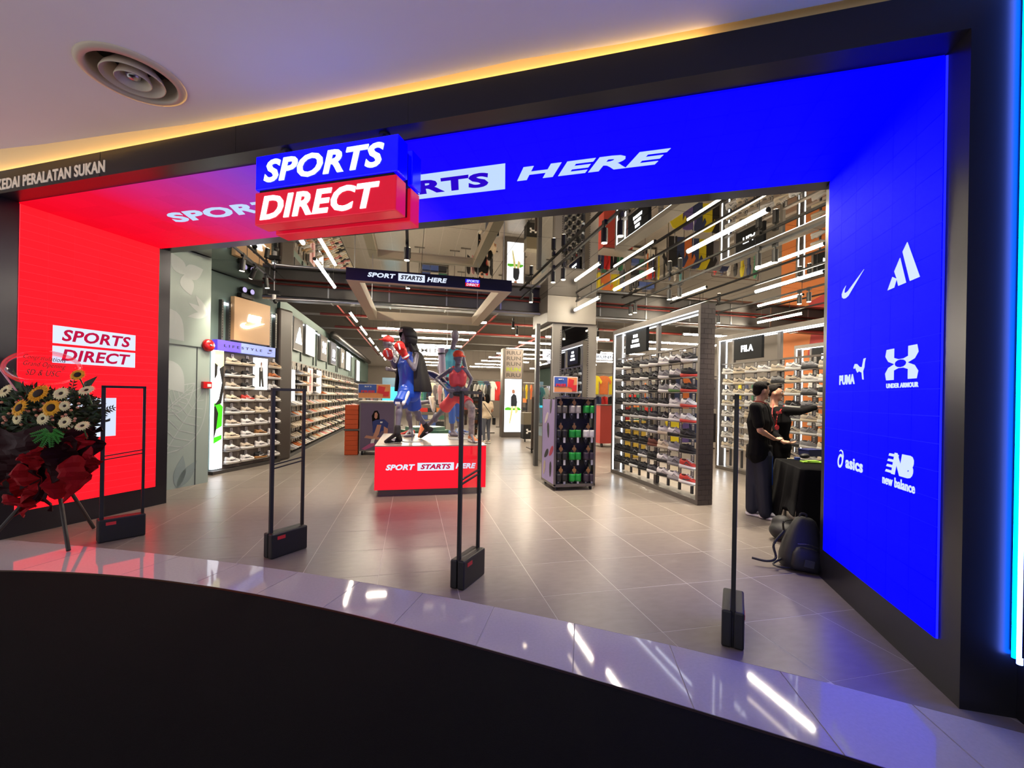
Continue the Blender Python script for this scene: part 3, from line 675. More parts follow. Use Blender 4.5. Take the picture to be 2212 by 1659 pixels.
for k, z in enumerate(RZS):
    y = 11.3; n_ = 0
    while y < 23.5:
        if not blocked(y, k):
            c = rr.choice(PAL); M = T(LX + .13, y, z + .001) @ RZ(rr.uniform(-.35, -.15)) @ Matrix.Scale(.92, 4)
            if y < 15.9:
                n_ += 1; nind += 1
                shoe(M, c, WH if c != CR else CR, '%s trainer on long left wall, %s shelf up, %s from the front' % (CN[c], ORD[k], ORD[min(n_ - 1, 19)] if n_ <= 20 else 'number %d' % n_), 'trainers on the long left wall', detail=2 if y < 13.5 else 1)
            else:
                f = farm[rr.choice([CR, CR, WH, WH, BK, PK])]; f.add(upv, upf, M); f.add(sov, sof, M)
        y += .21
fr_ = None
for c, f in farm.items():
    o = f.build('far_trainers', shoe_m(c)); tag(o, 'far %s trainers crowded along the back of the left wall' % CN[c], 'shoes', kind='stuff')
# graphic light boxes set into the long wall
def wallbox(name, label, y0, y1, z0, z1, m, d=.10, cat='light box'):
    t = thing(name, label, cat, (LX + .02, (y0 + y1) / 2, z0), 'graphic boxes on the long wall')
    MB().box(LX + .02, LX + d, y0, y1, z0, z1).build('frame', c3('box frame grey', 96, 94, 92, .4), t, bevel=.004)
    MB().box(LX + d, LX + d + .004, y0 + .015, y1 - .015, z0 + .015, z1 - .015).build('face', m, t)
    return t
def onW(y, z, x=LX + .106): return frame((x, y, z), Vector((0, 1, 0)), UP, Vector((1, 0, 0)))
wallbox('light_box', 'white vertical light box at the near end of the long shoe wall', 11.2, 11.8, 1.28, 2.08, LBOX, .08)
t = wallbox('light_box', 'pink figure poster among the shoes of the long wall', 13.0, 13.7, 1.5, 2.22, c3('pink poster', 226, 186, 180, .5, emit=.3, noise=.1, nscale=2), .10)
MB().prism([(-.08, -.3), (.06, -.3), (.12, .05), (.05, .2), (.08, .3), (-.05, .3), (-.06, .15), (-.14, 0)], .003).build('print', c3('rose print', 176, 108, 108, .6), t, onW(13.35, 1.86))
wallbox('light_box', 'bright white poster box right of the pink poster', 14.2, 14.9, 1.5, 2.22, LBOX, .10)
UPB = c3('graphite board', 74, 68, 64, .6, noise=.05, spec=.2); PLUM = c3('slate blue board', 52, 58, 84, .6, spec=.2)
DK = c3('dark reveal', 48, 56, 56, .6)
ZA, ZB = 2.57, 3.39
t = wallbox('logo_board', 'graphite board with lit three stripe mark above the long wall', 11.5, 12.42, ZA, ZB, UPB, cat='sign'); logo(ADI2, .55, .42, t, onW(11.97, 2.97), LEDS, 'lit_mark', .015)
wallbox('light_box', 'large white light box second above the long shoe wall', 12.75, 13.85, ZA, ZB, LBOX, cat='light box')
t = wallbox('logo_board', 'grey board with lit interlocked mark above the long wall', 14.75, 15.75, ZA, ZB, UPB, cat='sign'); logo(UA, .55, .36, t, onW(15.25, 3.0), LEDS, 'lit_mark', .015)
t = wallbox('logo_board', 'slate blue board with lit wordmark above the long wall', 16.5, 17.6, ZA, ZB, PLUM, cat='sign'); text('NB', .5, .28, LEDS, t, onW(17.05, 2.98), 'lit_mark', shear=.2, bold=.06); text('new balance', .6, .08, LEDS, t, onW(17.05, 2.76), 'lit_mark')
t = wallbox('logo_board', 'pale grey board with lit letter above the long wall', 18.7, 19.7, ZA, ZB, c3('pale board', 110, 106, 104, .6, spec=.2), cat='sign'); text('F', .3, .4, LEDS, t, onW(19.2, 3.0), 'lit_mark', bold=.05)
wallbox('light_box', 'white light box nearest the far end of the upper wall', 20.2, 21.5, ZA, ZB, LBOX, cat='light box')
wallbox('light_box', 'narrow white light box at the far end beyond the shoes', 23.9, 25.2, 2.2, 3.3, LBOX, cat='light box')
for k, y in enumerate((11.15, 12.58, 14.1, 14.5, 16.15, 18.05, 18.4, 21.8, 22.4)):
    MB().box(LX + .002, LX + .03, y, y + .09, 2.35, 3.45).build('reveal', DK, lw)
    MB().box(LX + .03, LX + .05, y + .1, y + .34, 3.34, 3.37).build('strip_light', LEDS, lw)
text('PUMA', .5, .12, WHITE, lw, onW(11.5, 2.16, LX + .005), 'lettering')
# ---------------------------------------------------------------- lights under the mirror ceiling
TB = []
def tube_light(p0, p1, label, rod=MZ, group='white light tubes', r=.026):
    p0 = Vector(p0); p1 = Vector(p1)
    t = thing('tube_light', label, 'light', (p0 + p1) / 2, group)
    d = (p1 - p0).normalized()
    MB().cyl(p0, p1, r, n=10).build('tube', LEDW, t, smooth=True)
    MB().cyl(p0 - d * .02, p0, r * 1.05, n=10).cyl(p1, p1 + d * .02, r * 1.05, n=10).build('end_caps', BLACK, t)
    for k in (.08, .92):
        q = p0 + (p1 - p0) * k; MB().cyl(q + UP * r, (q.x, q.y, rod), .004, n=6).build('hanger', BLACK, t)
    return t
TZ = 3.49
nm = ['nearest the entrance', 'middle', 'furthest back']
for k, (a, b, xq, zq) in enumerate(((3.77, 5.09, 3.57, TZ), (5.92, 7.24, 3.57, TZ), (7.45, 8.68, 3.37, 3.38))): tube_light((xq, a, zq), (xq, b, zq), 'white light tube over the black shoe rack, %s of its track' % nm[k])
for k, (a, b) in enumerate(((3.3, 4.6), (5.31, 6.63), (8.0, 9.2))): tube_light((6.06, a, TZ), (6.06, b, TZ), 'white light tube over the second rack track, %s' % nm[k])
for k, (a, b) in enumerate(((5.3, 6.6), (7.94, 9.21))): tube_light((8.5, a, TZ), (8.5, b, TZ), 'white light tube on the rightmost track, %s' % nm[k * 2])
for k, (a, b) in enumerate(((5.6, 6.2), (6.9, 8.59))): tube_light((-1.44, a, TZ), (-1.44, b, TZ), 'white light tube left of the hanging ring, %s' % nm[k * 2])
for k, (a, b) in enumerate(((10.6, 11.9), (12.7, 14.4), (15.2, 16.9), (17.8, 19.5), (20.4, 22), (23, 24.6))):
    tube_light((-1.44, a, 3.4), (-1.44, b, 3.4), 'light tube along the long shoe wall aisle, %s behind the mirror ceiling' % ORD[k], 4.75)
rows = (11.0, 12.9, 14.6, 16.6, 18.6, 20.6, 22.8, 25.2, 27.6)
for k, y in enumerate(rows):
    for j, (xa, xb) in enumerate(((-.98, 1.84), (3.6, 6.2), (7.6, 10.2))):
        if k == 0 and j == 1: continue
        tube_light((xa, y, 3.4), (xb, y, 3.4), 'crosswise light tube at the back, %s row, %s' % (ORD[k], ('above the middle aisle', 'right of the column', 'far right')[j]), 4.75, 'crosswise light tubes at the back')
# black tracks with spot cylinders
def track(x, y0, y1, label, z=3.6):
    t = thing('light_track', label, 'track', (x, (y0 + y1) / 2, z), 'black light tracks')
    MB().box(x - .016, x + .016, y0, y1, z - .015, z + .015).build('rail', BLACK, t)
    for k in range(4):
        y = y0 + (y1 - y0) * (k + .3) / 4; MB().cyl((x, y, z), (x, y, MZ if y < 9.3 else 4.7), .005, n=6).build('hanger', BLACK, t)
track(2.23, 3.9, 9.0, 'black track with spot cylinders left of the column'); track(3.45, 3.4, 9.0, 'black track carrying tubes over the black shoe rack')
track(4.63, 3.2, 9.0, 'black track with spot cylinders between the two shoe racks'); track(7.1, 3.2, 9.2, 'black track with spot cylinders right of the second rack')
track(-2.55, 6.8, 9.0, 'short black track in front of the lifestyle bay'); track(-.1, 5.2, 9.0, 'black track over the mannequin platform')
track(6.0, 3.0, 9.2, 'black track carrying tubes over the second rack'); track(8.44, 3.6, 9.2, 'black track carrying tubes at far right')
SPW = 260
def spot(x, y, z, label, tilt=(0, 0), energy=None, group='black spot cylinders'):
    d = Vector((tilt[0], tilt[1], -1)).normalized(); p = Vector((x, y, z)); q = p + d * .17
    t = thing('spot_lamp', label, 'light', p, group)
    MB().cyl(p, q, .04, n=14).cyl(p - d * .05, p, .012, n=8).build('cylinder', BLACK, t, smooth=False)
    MB().cyl(q, q + d * .004, .033, n=14).build('lens', SPOTE, t)
    MB().box(x - .02, x + .02, y - .035, y + .035, z + .04, z + .10).build('clip', BLACK, t)
    if y > 9.3: MB().cyl((x, y, z + .1), (x, y, 4.752), .006, n=6).build('stem', BLACK, t)
    ld = bpy.data.lights.new('spot_beam', 'SPOT'); ld.energy = energy or SPW; ld.spot_size = 1.35; ld.spot_blend = .7; ld.color = (1, .86, .68); ld.shadow_soft_size = .04
    lo = bpy.data.objects.new('spot_beam', ld); COL.objects.link(lo); lo.parent = t; lo.matrix_parent_inverse = WM[t].inverted()
    z_ = -d; a = z_.orthogonal().normalized(); lo.matrix_basis = frame(q + d * .012, a, z_.cross(a), z_)
SPOTS = [(2.23, 8.1, 'left track, furthest back'), (2.18, 6.6, 'left track, rear of the middle pair'), (2.28, 6.4, 'left track, front of the middle pair'), (2.2, 4.75, 'left track, rear of the front pair'), (2.28, 4.5, 'left track, front of the front pair'),
         (4.6, 5.0, 'track between racks, rear of the front pair'), (4.68, 4.8, 'track between racks, front of the front pair'), (4.6, 7.1, 'track between racks, rear of the middle pair'), (4.68, 6.9, 'track between racks, front of the middle pair'), (4.63, 8.6, 'track between racks, rear of the last pair'), (4.63, 8.4, 'track between racks, front of the last pair'),
         (7.1, 6.7, 'far right track, rear of the middle pair'), (7.1, 6.5, 'far right track, front of the middle pair'), (7.1, 8.9, 'far right track, rearmost'), (7.1, 4.4, 'far right track, frontmost'), (-.1, 6.1, 'platform track, frontmost'), (-.1, 7.7, 'platform track, rearmost')]
for x, y, l in SPOTS: spot(x, y, 3.52, 'black spot cylinder on ' + l)
for k, (y, tl) in enumerate(((7.35, (-.1, .1)), (7.85, (-.55, .5)), (8.42, (.1, .1)))): spot(-2.55, y, 3.52, 'black spot cylinder by the lifestyle bay, %s from the entrance' % ORD[k], tl, 160)
for k, (x, y) in enumerate(((2.6, 11.2), (3.0, 12.4), (4.4, 13.0), (4.9, 13.0), (5.4, 12.0))): spot(x, y, 3.5, 'black spot cylinder behind the column, %s from the left' % ORD[k], (0, 0), 180)
# cctv camera
cc = thing('cctv_camera', 'small ceiling camera on a pole near the dark post', 'camera', (-2.2, 8.9, 3.2))
c0 = atY(592, 640, 8.9)
MB().cyl(c0 + UP * .1, (c0.x, c0.y, MZ), .012, n=8).build('pole', STEEL, cc); MB().box(c0.x - .1, c0.x + .1, c0.y - .05, c0.y + .05, c0.z + .03, c0.z + .10).build('bracket', BLACK, cc)
MB().cyl(c0 + UP * .03, c0 - UP * .06, .035, .03, 12).build('body', WHITE, cc); MB().ell(c0 + Vector((.03, -.02, -.1)), .045, 12, 8).build('lens_ball', BLACK, cc, smooth=True)
# ---------------------------------------------------------------- suspended ring with LED front
rg = thing('hanging_ring_banner', 'black LED banner ring hung over the mannequin platform', 'sign', (.24, 7.5, 3.0))
RB = c3('beige ring underside', 196, 182, 156, .6); PLB = mat('dark led banner', (16, 14, 24), .3)
x0, x1, y0, y1, z0, z1 = -.87, 1.36, 6.0, 9.0, 3.0, 3.16
MB().box(x0, x1, y0, y0 + .10, z0, z1).build('front_panel', PLB, rg); MB().box(x0, x0 + .16, y0 + .1, y1, z0, z1).build('side_panel', RB, rg); MB().box(x1 - .16, x1, y0 + .1, y1, z0, z1).build('side_panel', RB, rg); MB().box(x0, x1, y1, y1 + .12, z0, z1).build('rear_panel', RB, rg)
MB().box(x0 + .005, x1 - .005, y0 + .002, y0 + .1, z0 - .004, z0).build('underside', RB, rg)
MB().box(x1, x1 + .004, y0, y1, z0, z1).build('led_side', PLB, rg)
for x in (x0 + .08, x1 - .08):
    for y in (y0 + .2, y1 - .2): MB().cyl((x, y, z1), (x, y, MZ), .006, n=6).build('hanger', STEEL, rg)
def onY(x, z, y): return frame((x, y - .001, z), Vector((1, 0, 0)), UP, Vector((0, -1, 0)))
text('SPORT', .36, .062, LEDWT, rg, onY(-.42, 3.088, y0), shear=.2, bold=.04)
pl = MB().box(-.175, .175, -.05, .05, 0, .003).build('white_panel', LEDWT, rg, onY(-.03, 3.085, y0)); text('STARTS', .29, .06, BLACK, pl, onY(-.03, 3.085, y0) @ T(0, 0, .003), shear=.25, bold=.04)
text('HERE', .27, .062, LEDWT, rg, onY(.31, 3.082, y0), shear=.2, bold=.04)
pl = MB().box(-.1, .1, 0, .05, 0, .003).build('blue_panel', led('small blue led', (.02, .02, .9), .9, 0), rg, onY(.80, 3.08, y0)); text('SPORTS', .17, .034, LEDWT, pl, onY(.80, 3.105, y0) @ T(0, 0, .003), shear=.15, bold=.03)
pl = MB().box(-.1, .1, -.05, 0, 0, .003).build('red_panel', led('small red led', (.8, .01, .03), .9, 0), rg, onY(.80, 3.08, y0)); text('DIRECT', .17, .034, LEDWT, pl, onY(.80, 3.055, y0) @ T(0, 0, .003), shear=.15, bold=.03)
# ---------------------------------------------------------------- column with mirror
co = thing('column', 'square grey column with mirrored faces behind the slide sandals', 'column', (3.4, 9.3, 0))
COLM = c3('grey column cladding', 138, 132, 124, .5, noise=.03)
MB().box(2.96, 3.98, 8.9, 9.9, 0, 3.12).build('shaft', COLM, co, bevel=.005)
MB().box(2.80, 3.92, 8.82, 9.95, 3.12, MZ - .002).build('capital', COLM, co, bevel=.005)
MB().box(2.62, 2.70, 9.0, 9.12, 0, 3.1).build('side_post', c3('dark post grey', 72, 70, 68, .4), co)
MIR2 = mat('column mirror', (205, 205, 205), .02, metal=1.)
MB().box(3.16, 3.76, 8.885, 8.9, 1.2, 3.06).build('mirror', MIR2, co); MB().box(2.945, 2.96, 9.0, 9.8, .6, 3.05).build('mirror', MIR2, co)
for x in (3.13, 3.77):
    q = MB()
    for k in range(34): q.box(x, x + .012, 8.893, 8.9, 1.3 + k * .05, 1.325 + k * .05)
    q.build('slots', BLACK, co)
# ---------------------------------------------------------------- free-standing lit shoe racks
FRM = c3('rack frame grey', 104, 98, 92, .4, metal=.3, noise=.05); BRK = c3('dark brick cladding', 62, 54, 52, .5)
def up_c(c): return tuple(int(v * .72) for v in c)
def rack(X, ya, yb, label, sign, cols, name, rows_, pal, seed, z_top=2.88, detail=3):
    t = thing('shoe_rack', label, 'display', (X, (ya + yb) / 2, 0)); D = .24; x0 = X - .0; x1 = X + D
    w = .05
    MB().box(x0, x1, ya, yb, 0, .07).build('bottom_rail', FRM, t, bevel=.004); MB().box(x0, x1, ya, yb, z_top - .09, z_top).build('top_rail', FRM, t, bevel=.004)
    MB().box(x0, x1, yb - w, yb, .07, z_top - .09).build('end_post', FRM, t); e_ = MB().box(x0, x1, ya, ya + w, .07, z_top - .09).build('end_post', FRM, t)
    bm_ = MB().box(.0, .066, -.006, 0, .0, .052).mesh('brick'); bm_.materials.append(BRK)
    hb_ = MB().box(.0, .057, -.006, 0, .0, .068).mesh('brick'); hb_.materials.append(BRK); bm_ = MB().box(.0, .117, -.006, 0, .0, .068).mesh('brick'); bm_.materials.append(BRK)
    for r in range(int(z_top / .072)):
        for wd, me_ in (((0, bm_), (.12, bm_)) if r % 2 else ((0, hb_), (.06, bm_), (.18, hb_))): obj('brick', me_, BRK, e_, T(x0 + .0015 + wd, ya - .0005, .004 + r * .072))
    for yy in (ya + w, yb - w - .012): MB().box(x0 + .01, x0 + .03, yy, yy + .012, .07, z_top - .09).build('led_strip', LEDS, t)
    MB().box(x0 + .01, x0 + .03, ya + w, yb - w, z_top - .102, z_top - .09).build('led_strip', LEDS, t)
    MB().box(x1 - .05, x1 - .03, ya + w, yb - w, z_top - .102, z_top - .09).build('led_strip', LEDS, t); MB().box(x1 - .05, x1 - .03, yb - w - .012, yb - w, .07, z_top - .09).build('led_strip', LEDS, t)
    MB().box(x0 + .08, x1 - .08, ya, yb, 2.28, 2.31).build('cross_rail', FRM, t)
    ym = (ya + yb) / 2 - .15
    MB().box(x0 + .09, x1 - .09, ym, ym + .07, .07, z_top - .09).build('centre_post', FRM, t); MB().box(x0 + .09, x1 - .09, yb - .4, yb - .35, 2.31, z_top - .09).build('hanging_post', FRM, t)
    MB().box(x0 + .05, x0 + .11, yb - 1.2, yb - .45, 2.36, 2.80).build('sign_board', c3('black sign board', 13, 14, 16, .5, spec=.15), t, bevel=.004)
    for i, s_ in enumerate(sign):
        hh = .055 if len(sign) > 1 else .13
        text(s_, .08 * len(s_) * (.5 if len(sign) > 1 else 1.), hh, LEDS, t, frame((x0 + .049, yb - .82, 2.58 + (len(sign) - 1) * .045 - i * .09), Vector((0, -1, 0)), UP, Vector((-1, 0, 0))), 'lit_letters', bold=.03)
    rr = random.Random(seed); n = cols; st = (yb - ya - .3) / n
    hk = MB().box(-.012, .012, -.008, .008, 0, 1.0).mesh('hook_post'); hk.materials.append(BLACK)
    sh = MB().box(-.09, .12, -.12, .12, -.006, 0).mesh('clear_shelf'); sh.materials.append(ACR)
    cd = MB().box(-.003, 0, -.03, .03, 0, .10).mesh('price_card'); cd.materials.append(c3('dark price card', 58, 58, 62, .5))
    lm = MB().box(-.0045, -.003, -.022, .022, .01, .02).box(-.0045, -.003, -.022, .022, .03, .04).box(-.0045, -.003, -.022, .022, .05, .06).box(-.0045, -.003, -.022, .022, .07, .095).mesh('price_print'); lm.materials.append(MATS['price card'])
    for c in range(n):
        y = yb - .17 - st * (c + .5)
        q = MB().box(x0 + .1, x0 + .13, y - .02, y + .02, .1, 2.28).build('upright', c3('dark upright', 60, 60, 62, .4), t)
        for r in range(rows_):
            z = 2.07 - r * .2275
            cu, cs_ = pal(r, c, rr)
            obj('shelf', sh, ACR, t, T(x0 + .09, y, z))
            if detail > 1: pc = obj('price_card', cd, None, t, T(x0 + .098, y - .03, z + .11)); obj('price_print', lm, None, pc, T(x0 + .098, y - .03, z + .11))
            shoe(T(x0 + .06, y, z + .001) @ RZ(-1.22 + rr.uniform(-.08, .08)) @ Matrix.Scale(1.06, 4), cu, cs_, '%s trainer on the %s, %s row down, %s column' % (CN[cu], name, ORD[r], ORD[c]), 'trainers on the ' + name, detail=detail, st=rr.choice([DG, GY, up_c(cu)]), sm_=SH_S2 if rr.random() < .7 else SH_ST)
    return t
def pal1(r, c, rr):
    if c < 5:
        if (r, c) == (6, 4): return BR, BR
        return (BK, BK if rr.random() < .6 else WH) if c < 3 or rr.random() < .75 else (DG, WH)
    return [[(WH, WH), (WH, BK), (BK, WH)], [(GY, WH), (WH, BK), (BK, RD)], [(GY, WH), (WH, GN), (BK, RD)], [(BK, WH), (WH, WH), (WH, RD)], [(BK, WH), (WH, WH), (WH, RD)], [(WH, CR), (WH, BK), (BK, BK)], [(CR, CR), (GY, WH), (BK, BK)], [(WH, BK), (GY, GY), (RD, WH)], [(WH, BK), (WH, GY), (RD, WH)]][r][c - 5]
def pal2(r, c, rr): return rr.choice([(WH, WH), (CR, WH), (GY, WH), (BG, CR), (BK, WH), (GY, BK)]) if c > 3 else rr.choice([(CR, WH), (BG, CR), (WH, WH)])
rack(3.98, 5.36, 8.1, 'lit free-standing rack of mostly black shoes beside the column', ['MENS', 'SPORTS', 'FOOTWEAR'], 8, 'near black shoe rack', 9, pal1, 5)
rack(6.6, 5.4, 8.3, 'lit free-standing rack of pale shoes behind the two men', ['FILA'], 8, 'second rack behind two men', 8, pal2, 6, 2.9)
rack(9.3, 6.3, 8.9, 'lit free-standing rack of shoes at far right by the orange wall', ['RUN'], 3, 'third rack at far right', 6, pal2, 8, 2.9, 1)
# ---------------------------------------------------------------- mannequin platform
pf = thing('display_platform', 'white topped platform with red lit front under the mannequins', 'platform', (.31, 7.6, 0))
PT = c3('pale platform top', 158, 148, 136, .25, noise=.04)
MB().box(-.46, 1.08, 6.62, 8.55, 0, .10).build('plinth', c3('platform plinth', 88, 82, 78, .5), pf)
MB().box(-.51, 1.13, 6.575, 8.6, .10, .735).build('body', c3('platform sides', 120, 114, 108, .5), pf)
MB().box(-.515, 1.135, 6.55, 8.605, .735, .75).build('top', PT, pf)
MB().box(-.51, 1.13, 6.552, 6.575, .10, .735).build('lit_front', led('platform red led', (1., .012, .03), 1.0, 0), pf)
text('SPORT', .42, .085, LEDWT, pf, onY(-.145, .43, 6.552), shear=.25, bold=.045)
pl = MB().box(-.27, .27, -.058, .058, 0, .003).build('white_panel', LEDWT, pf, onY(.37, .432, 6.552)); text('STARTS', .45, .075, LEDRT, pl, onY(.37, .432, 6.552) @ T(0, 0, .003), shear=.25, bold=.045)
text('HERE', .31, .08, LEDWT, pf, onY(.82, .435, 6.552), shear=.25, bold=.045)
# ---------------------------------------------------------------- figures
def hand(mb, w, d, nrm, s=1.0, curl=.5, side=1):
    d = Vector(d).normalized(); nrm = Vector(nrm); nrm = (nrm - d * nrm.dot(d)).normalized(); sd = d.cross(nrm) * side
    w = Vector(w); pe = w + d * .085 * s
    for k in (-1, 0, 1): mb.cap(w + sd * .012 * k * s, pe + sd * .024 * k * s, .017 * s, .014 * s, 8)
    for k, ln in enumerate((.062, .072, .068, .052)):
        b = pe + sd * (.033 - .022 * k) * s
        m1 = b + (d * math.cos(curl * .5) + nrm * math.sin(curl * .5)) * ln * .5 * s; e = m1 + (d * math.cos(curl * 1.4) + nrm * math.sin(curl * 1.4)) * ln * .5 * s
        mb.cap(b, m1, .0095 * s, .009 * s, 6); mb.cap(m1, e, .009 * s, .008 * s, 6)
    tb = w + d * .03 * s + sd * .03 * s; t1 = tb + (d * .6 + sd * .7 + nrm * .3).normalized() * .035 * s; t2 = t1 + (d * .9 + sd * .2 + nrm * .4).normalized() * .03 * s
    mb.cap(tb, t1, .012 * s, .0105 * s, 6); mb.cap(t1, t2, .0105 * s, .009 * s, 6)
def head(mb, c, f, s=1.0, face=True):
    c = Vector(c); f = Vector(f).normalized(); l = UP.cross(f).normalized(); u = f.cross(l)
    M = frame(c, f, l, u)
    mb.ell((0, 0, .02 * s), (.098 * s, .078 * s, .105 * s), 14, 10, M); mb.ell((.02 * s, 0, -.055 * s), (.068 * s, .058 * s, .07 * s), 12, 8, M)
    if face:
        mb.ell((.10 * s, 0, -.012 * s), (.020 * s, .013 * s, .026 * s), 8, 6, M); mb.ell((.082 * s, 0, .025 * s), (.02 * s, .045 * s, .012 * s), 8, 6, M)
        mb.ell((.078 * s, 0, -.095 * s), (.022 * s, .028 * s, .018 * s), 8, 6, M); mb.ell((.088 * s, 0, -.055 * s), (.012 * s, .026 * s, .011 * s), 8, 6, M)
        for k in (1, -1): mb.ell((-.005 * s, k * .08 * s, -.005 * s), (.02 * s, .012 * s, .032 * s), 8, 6, M)
    return M
def arm(mb, a, b, c, s=1.0): mb.cap(a, b, .047 * s, .037 * s); mb.cap(b, c, .038 * s, .025 * s); m_ = Vector(b).lerp(Vector(c), .3); mb.ell(m_, .040 * s, 8, 6)
def leg(mb, h, k, a, s=1.0):
    h, k, a = Vector(h), Vector(k), Vector(a)
    mb.cap(h, k, .085 * s, .053 * s); mb.cap(k, a, .052 * s, .036 * s); mb.ell(k.lerp(a, .28), (.058 * s, .058 * s, .1 * s), 10, 8)
def foot(mb, a, heel, toe, s=1.0):
    a, heel, toe = Vector(a), Vector(heel), Vector(toe)
    mb.cap(a, heel + UP * .03 * s, .036 * s, .034 * s, 8); mb.cap(heel + UP * .03 * s, toe + UP * .022 * s, .034 * s, .024 * s, 8); mb.cap(a, toe + UP * .025 * s, .03 * s, .02 * s, 8)
def torso(mb, n, sl, sr, p, hl, hr, s=1.0, b=1.0):
    n, sl, sr, p, hl, hr = [Vector(v) for v in (n, sl, sr, p, hl, hr)]
    c = (sl + sr) / 2; ch = c.lerp(p, .30); wa = c.lerp(p, .68)
    mb.cap(sl.lerp(c, .12), sr.lerp(c, .12), .062 * s, .062 * s)
    lat = (sl - sr).normalized() * .075 * s * b
    for q in (lat, -lat): mb.cap(c + q * .8 - UP * .04 * s, ch + q, .085 * s * b, .105 * s * b); mb.cap(ch + q, wa + q * .75, .105 * s * b, .085 * s * b); mb.cap(wa + q * .75, p + q * .9, .085 * s * b, .10 * s * b)
    mb.cap(hl, hr, .095 * s * b, .095 * s * b); mb.cap(c, n, .06 * s, .05 * s)
def trainer_on(parent, ankle, toe, heelz, up, so, nm='shoe', sc=1.0):
    a, t = Vector(ankle), Vector(toe); d = t - a; d.z = 0 if abs(heelz) < 5 else d.z
    ang = math.atan2(d.y, d.x); M = T(a.x, a.y, heelz) @ RZ(ang) @ T(.075 * sc, 0, 0) @ Matrix.Scale(sc, 4)
    o = obj(nm, SH_UP, None, parent, M); matset(o, shoe_m(up)); p = obj('sole', SH_SO, None, o, M); matset(p, shoe_m(so)); p = obj('stripe', SH_ST, None, o, M); matset(p, shoe_m(WH if sum(up) < 400 else BK))
MAN = c3('grey mannequin skin', 112, 108, 118, .38, noise=.03, nscale=4)
YB = 7.0
def Y(px, py, y): return atY(px, py, y)
# boxer -------------------------------------------------------------
mq = thing('mannequin', 'grey boxer mannequin in blue kit, black hooded jacket and red gloves', 'mannequin', Y(862, 957, 6.75), 'mannequins on the platform')
b = MB()
HD = Y(880, 730, 7.06); NK = Y(885, 756, 7.1); SN = Y(900, 768, 6.93); SF = Y(872, 766, 7.30); PV = Y(884, 846, 7.12)
HF, HB = Y(877, 850, 7.03), Y(891, 850, 7.22); KF, AF = Y(863, 877, 6.86), Y(858, 936, 6.77); KB, AB_ = Y(896, 887, 7.36), Y(923, 925, 7.52)
EN, WN = Y(895, 797, 6.82), Y(876, 770, 6.82); EF, WF = Y(852, 792, 7.22), Y(843, 772, 7.16)
torso(b, NK, SN, SF, PV, HF, HB); head(b, HD, (-1, -.5, -.05), .98, True); b.cap(NK, HD, .05, .05)
arm(b, SN, EN, WN); arm(b, SF, EF, WF); leg(b, HF, KF, AF); leg(b, HB, KB, AB_)
tF = F(833, 958, .752); hF = F(864, 955, .752); foot(b, AF, hF, tF); tB = F(909, 947, .752); hB = Y(931, 932, 7.56)
foot(b, AB_, hB, tB)
b.build('body', MAN, mq, rm=.011)
BOOT = c3('black suede boot', 30, 27, 27, .7, noise=.2, nscale=20)
for a_, h_, t_, k_ in ((AF, hF, tF, KF), (AB_, hB, tB, KB)):
    bt = MB(); foot(bt, a_, h_, t_, 1.28); bt.cap(a_, Vector(a_).lerp(Vector(k_), .22), .052, .05)
    bt.build('boot', BOOT, mq, rm=.012, sm=4)
    c_ = Vector(h_).lerp(Vector(t_), .5) + Vector((0, -.048, .06)); MB().box(-.035, .035, -.004, .004, -.022, .022, T(c_) @ RY(.35)).build('boot_label', WHITE, mq)
SATB = c3('blue satin', 28, 82, 196, .35, noise=.12, nscale=5); 
v = MB(); torso(v, Vector(NK) - UP * .07, Vector(SN).lerp(Vector(SF), .12), Vector(SF).lerp(Vector(SN), .12), Vector(PV) - UP * .02, HF, HB, 1.12, 1.28); v.cyl(Vector(SN).lerp(Vector(SF), .5) - UP * .12, Vector(PV) - UP * .03, .155, .168, 20); v.build('vest', SATB, mq, rm=.014, sm=6)
sh = MB()
for h_, k_ in ((HF, KF), (HB, KB)):
    h_, k_ = Vector(h_), Vector(k_); sh.ell(h_, .112); sh.cyl(h_, h_.lerp(k_, .86), .112, .122, 16)
sh.cyl(Vector(PV) + UP * .08, Vector(PV) - UP * .11, .155, .16, 20); sh.cap(Vector(HF) + UP * .05, Vector(HB) + UP * .05, .115, .115); so_ = sh.build('shorts', SATB, mq, rm=.014, sm=6)
st = MB(); a_ = Vector(HF) + Vector((.06, -.075, .06)); e_ = Vector(HF).lerp(Vector(KF), .80) + Vector((.04, -.092, .0))
st.cap(a_, e_, .03, .032, 8); st.build('side_stripe', WHITE, so_, rm=.012)
MB().box(-.035, .035, -.004, .004, -.018, .018, T(Vector(HF).lerp(Vector(KF), .75) + Vector((-.05, -.122, .0)))).build('shorts_label', WHITE, so_)
JK = c3('black jacket cloth', 24, 22, 22, .65, noise=.15, nscale=12)
fv = Vector((-.9, -.42, 0)).normalized(); lv_ = UP.cross(fv); cb = (Vector(SN) + Vector(SF)) / 2; ph0 = 0.
g_ = []
for dz, rb, rl, off in ((.075, .085, .085, .02), (.05, .12, .15, .02), (.0, .165, .235, .02), (-.12, .20, .26, .03), (-.28, .235, .275, .045), (-.44, .27, .285, .06), (-.57, .29, .29, .07), (-.585, .285, .285, .07)):
    row = []
    for k in range(41):
        ph = math.radians(66 + (324 - 66) * k / 40); fo = 1 + .045 * math.sin(ph * 9) * min(1, max(0, -dz * 3))
        row.append(cb - fv * off + fv * (rb * math.cos(ph) * fo) + lv_ * (rl * math.sin(ph) * fo) + UP * dz)
    g_.append(row)
MB().sheet(g_).build('jacket', JK, mq, smooth=True, solid=.02)
M_ = frame(Vector(HD), fv, lv_, UP); g_ = []
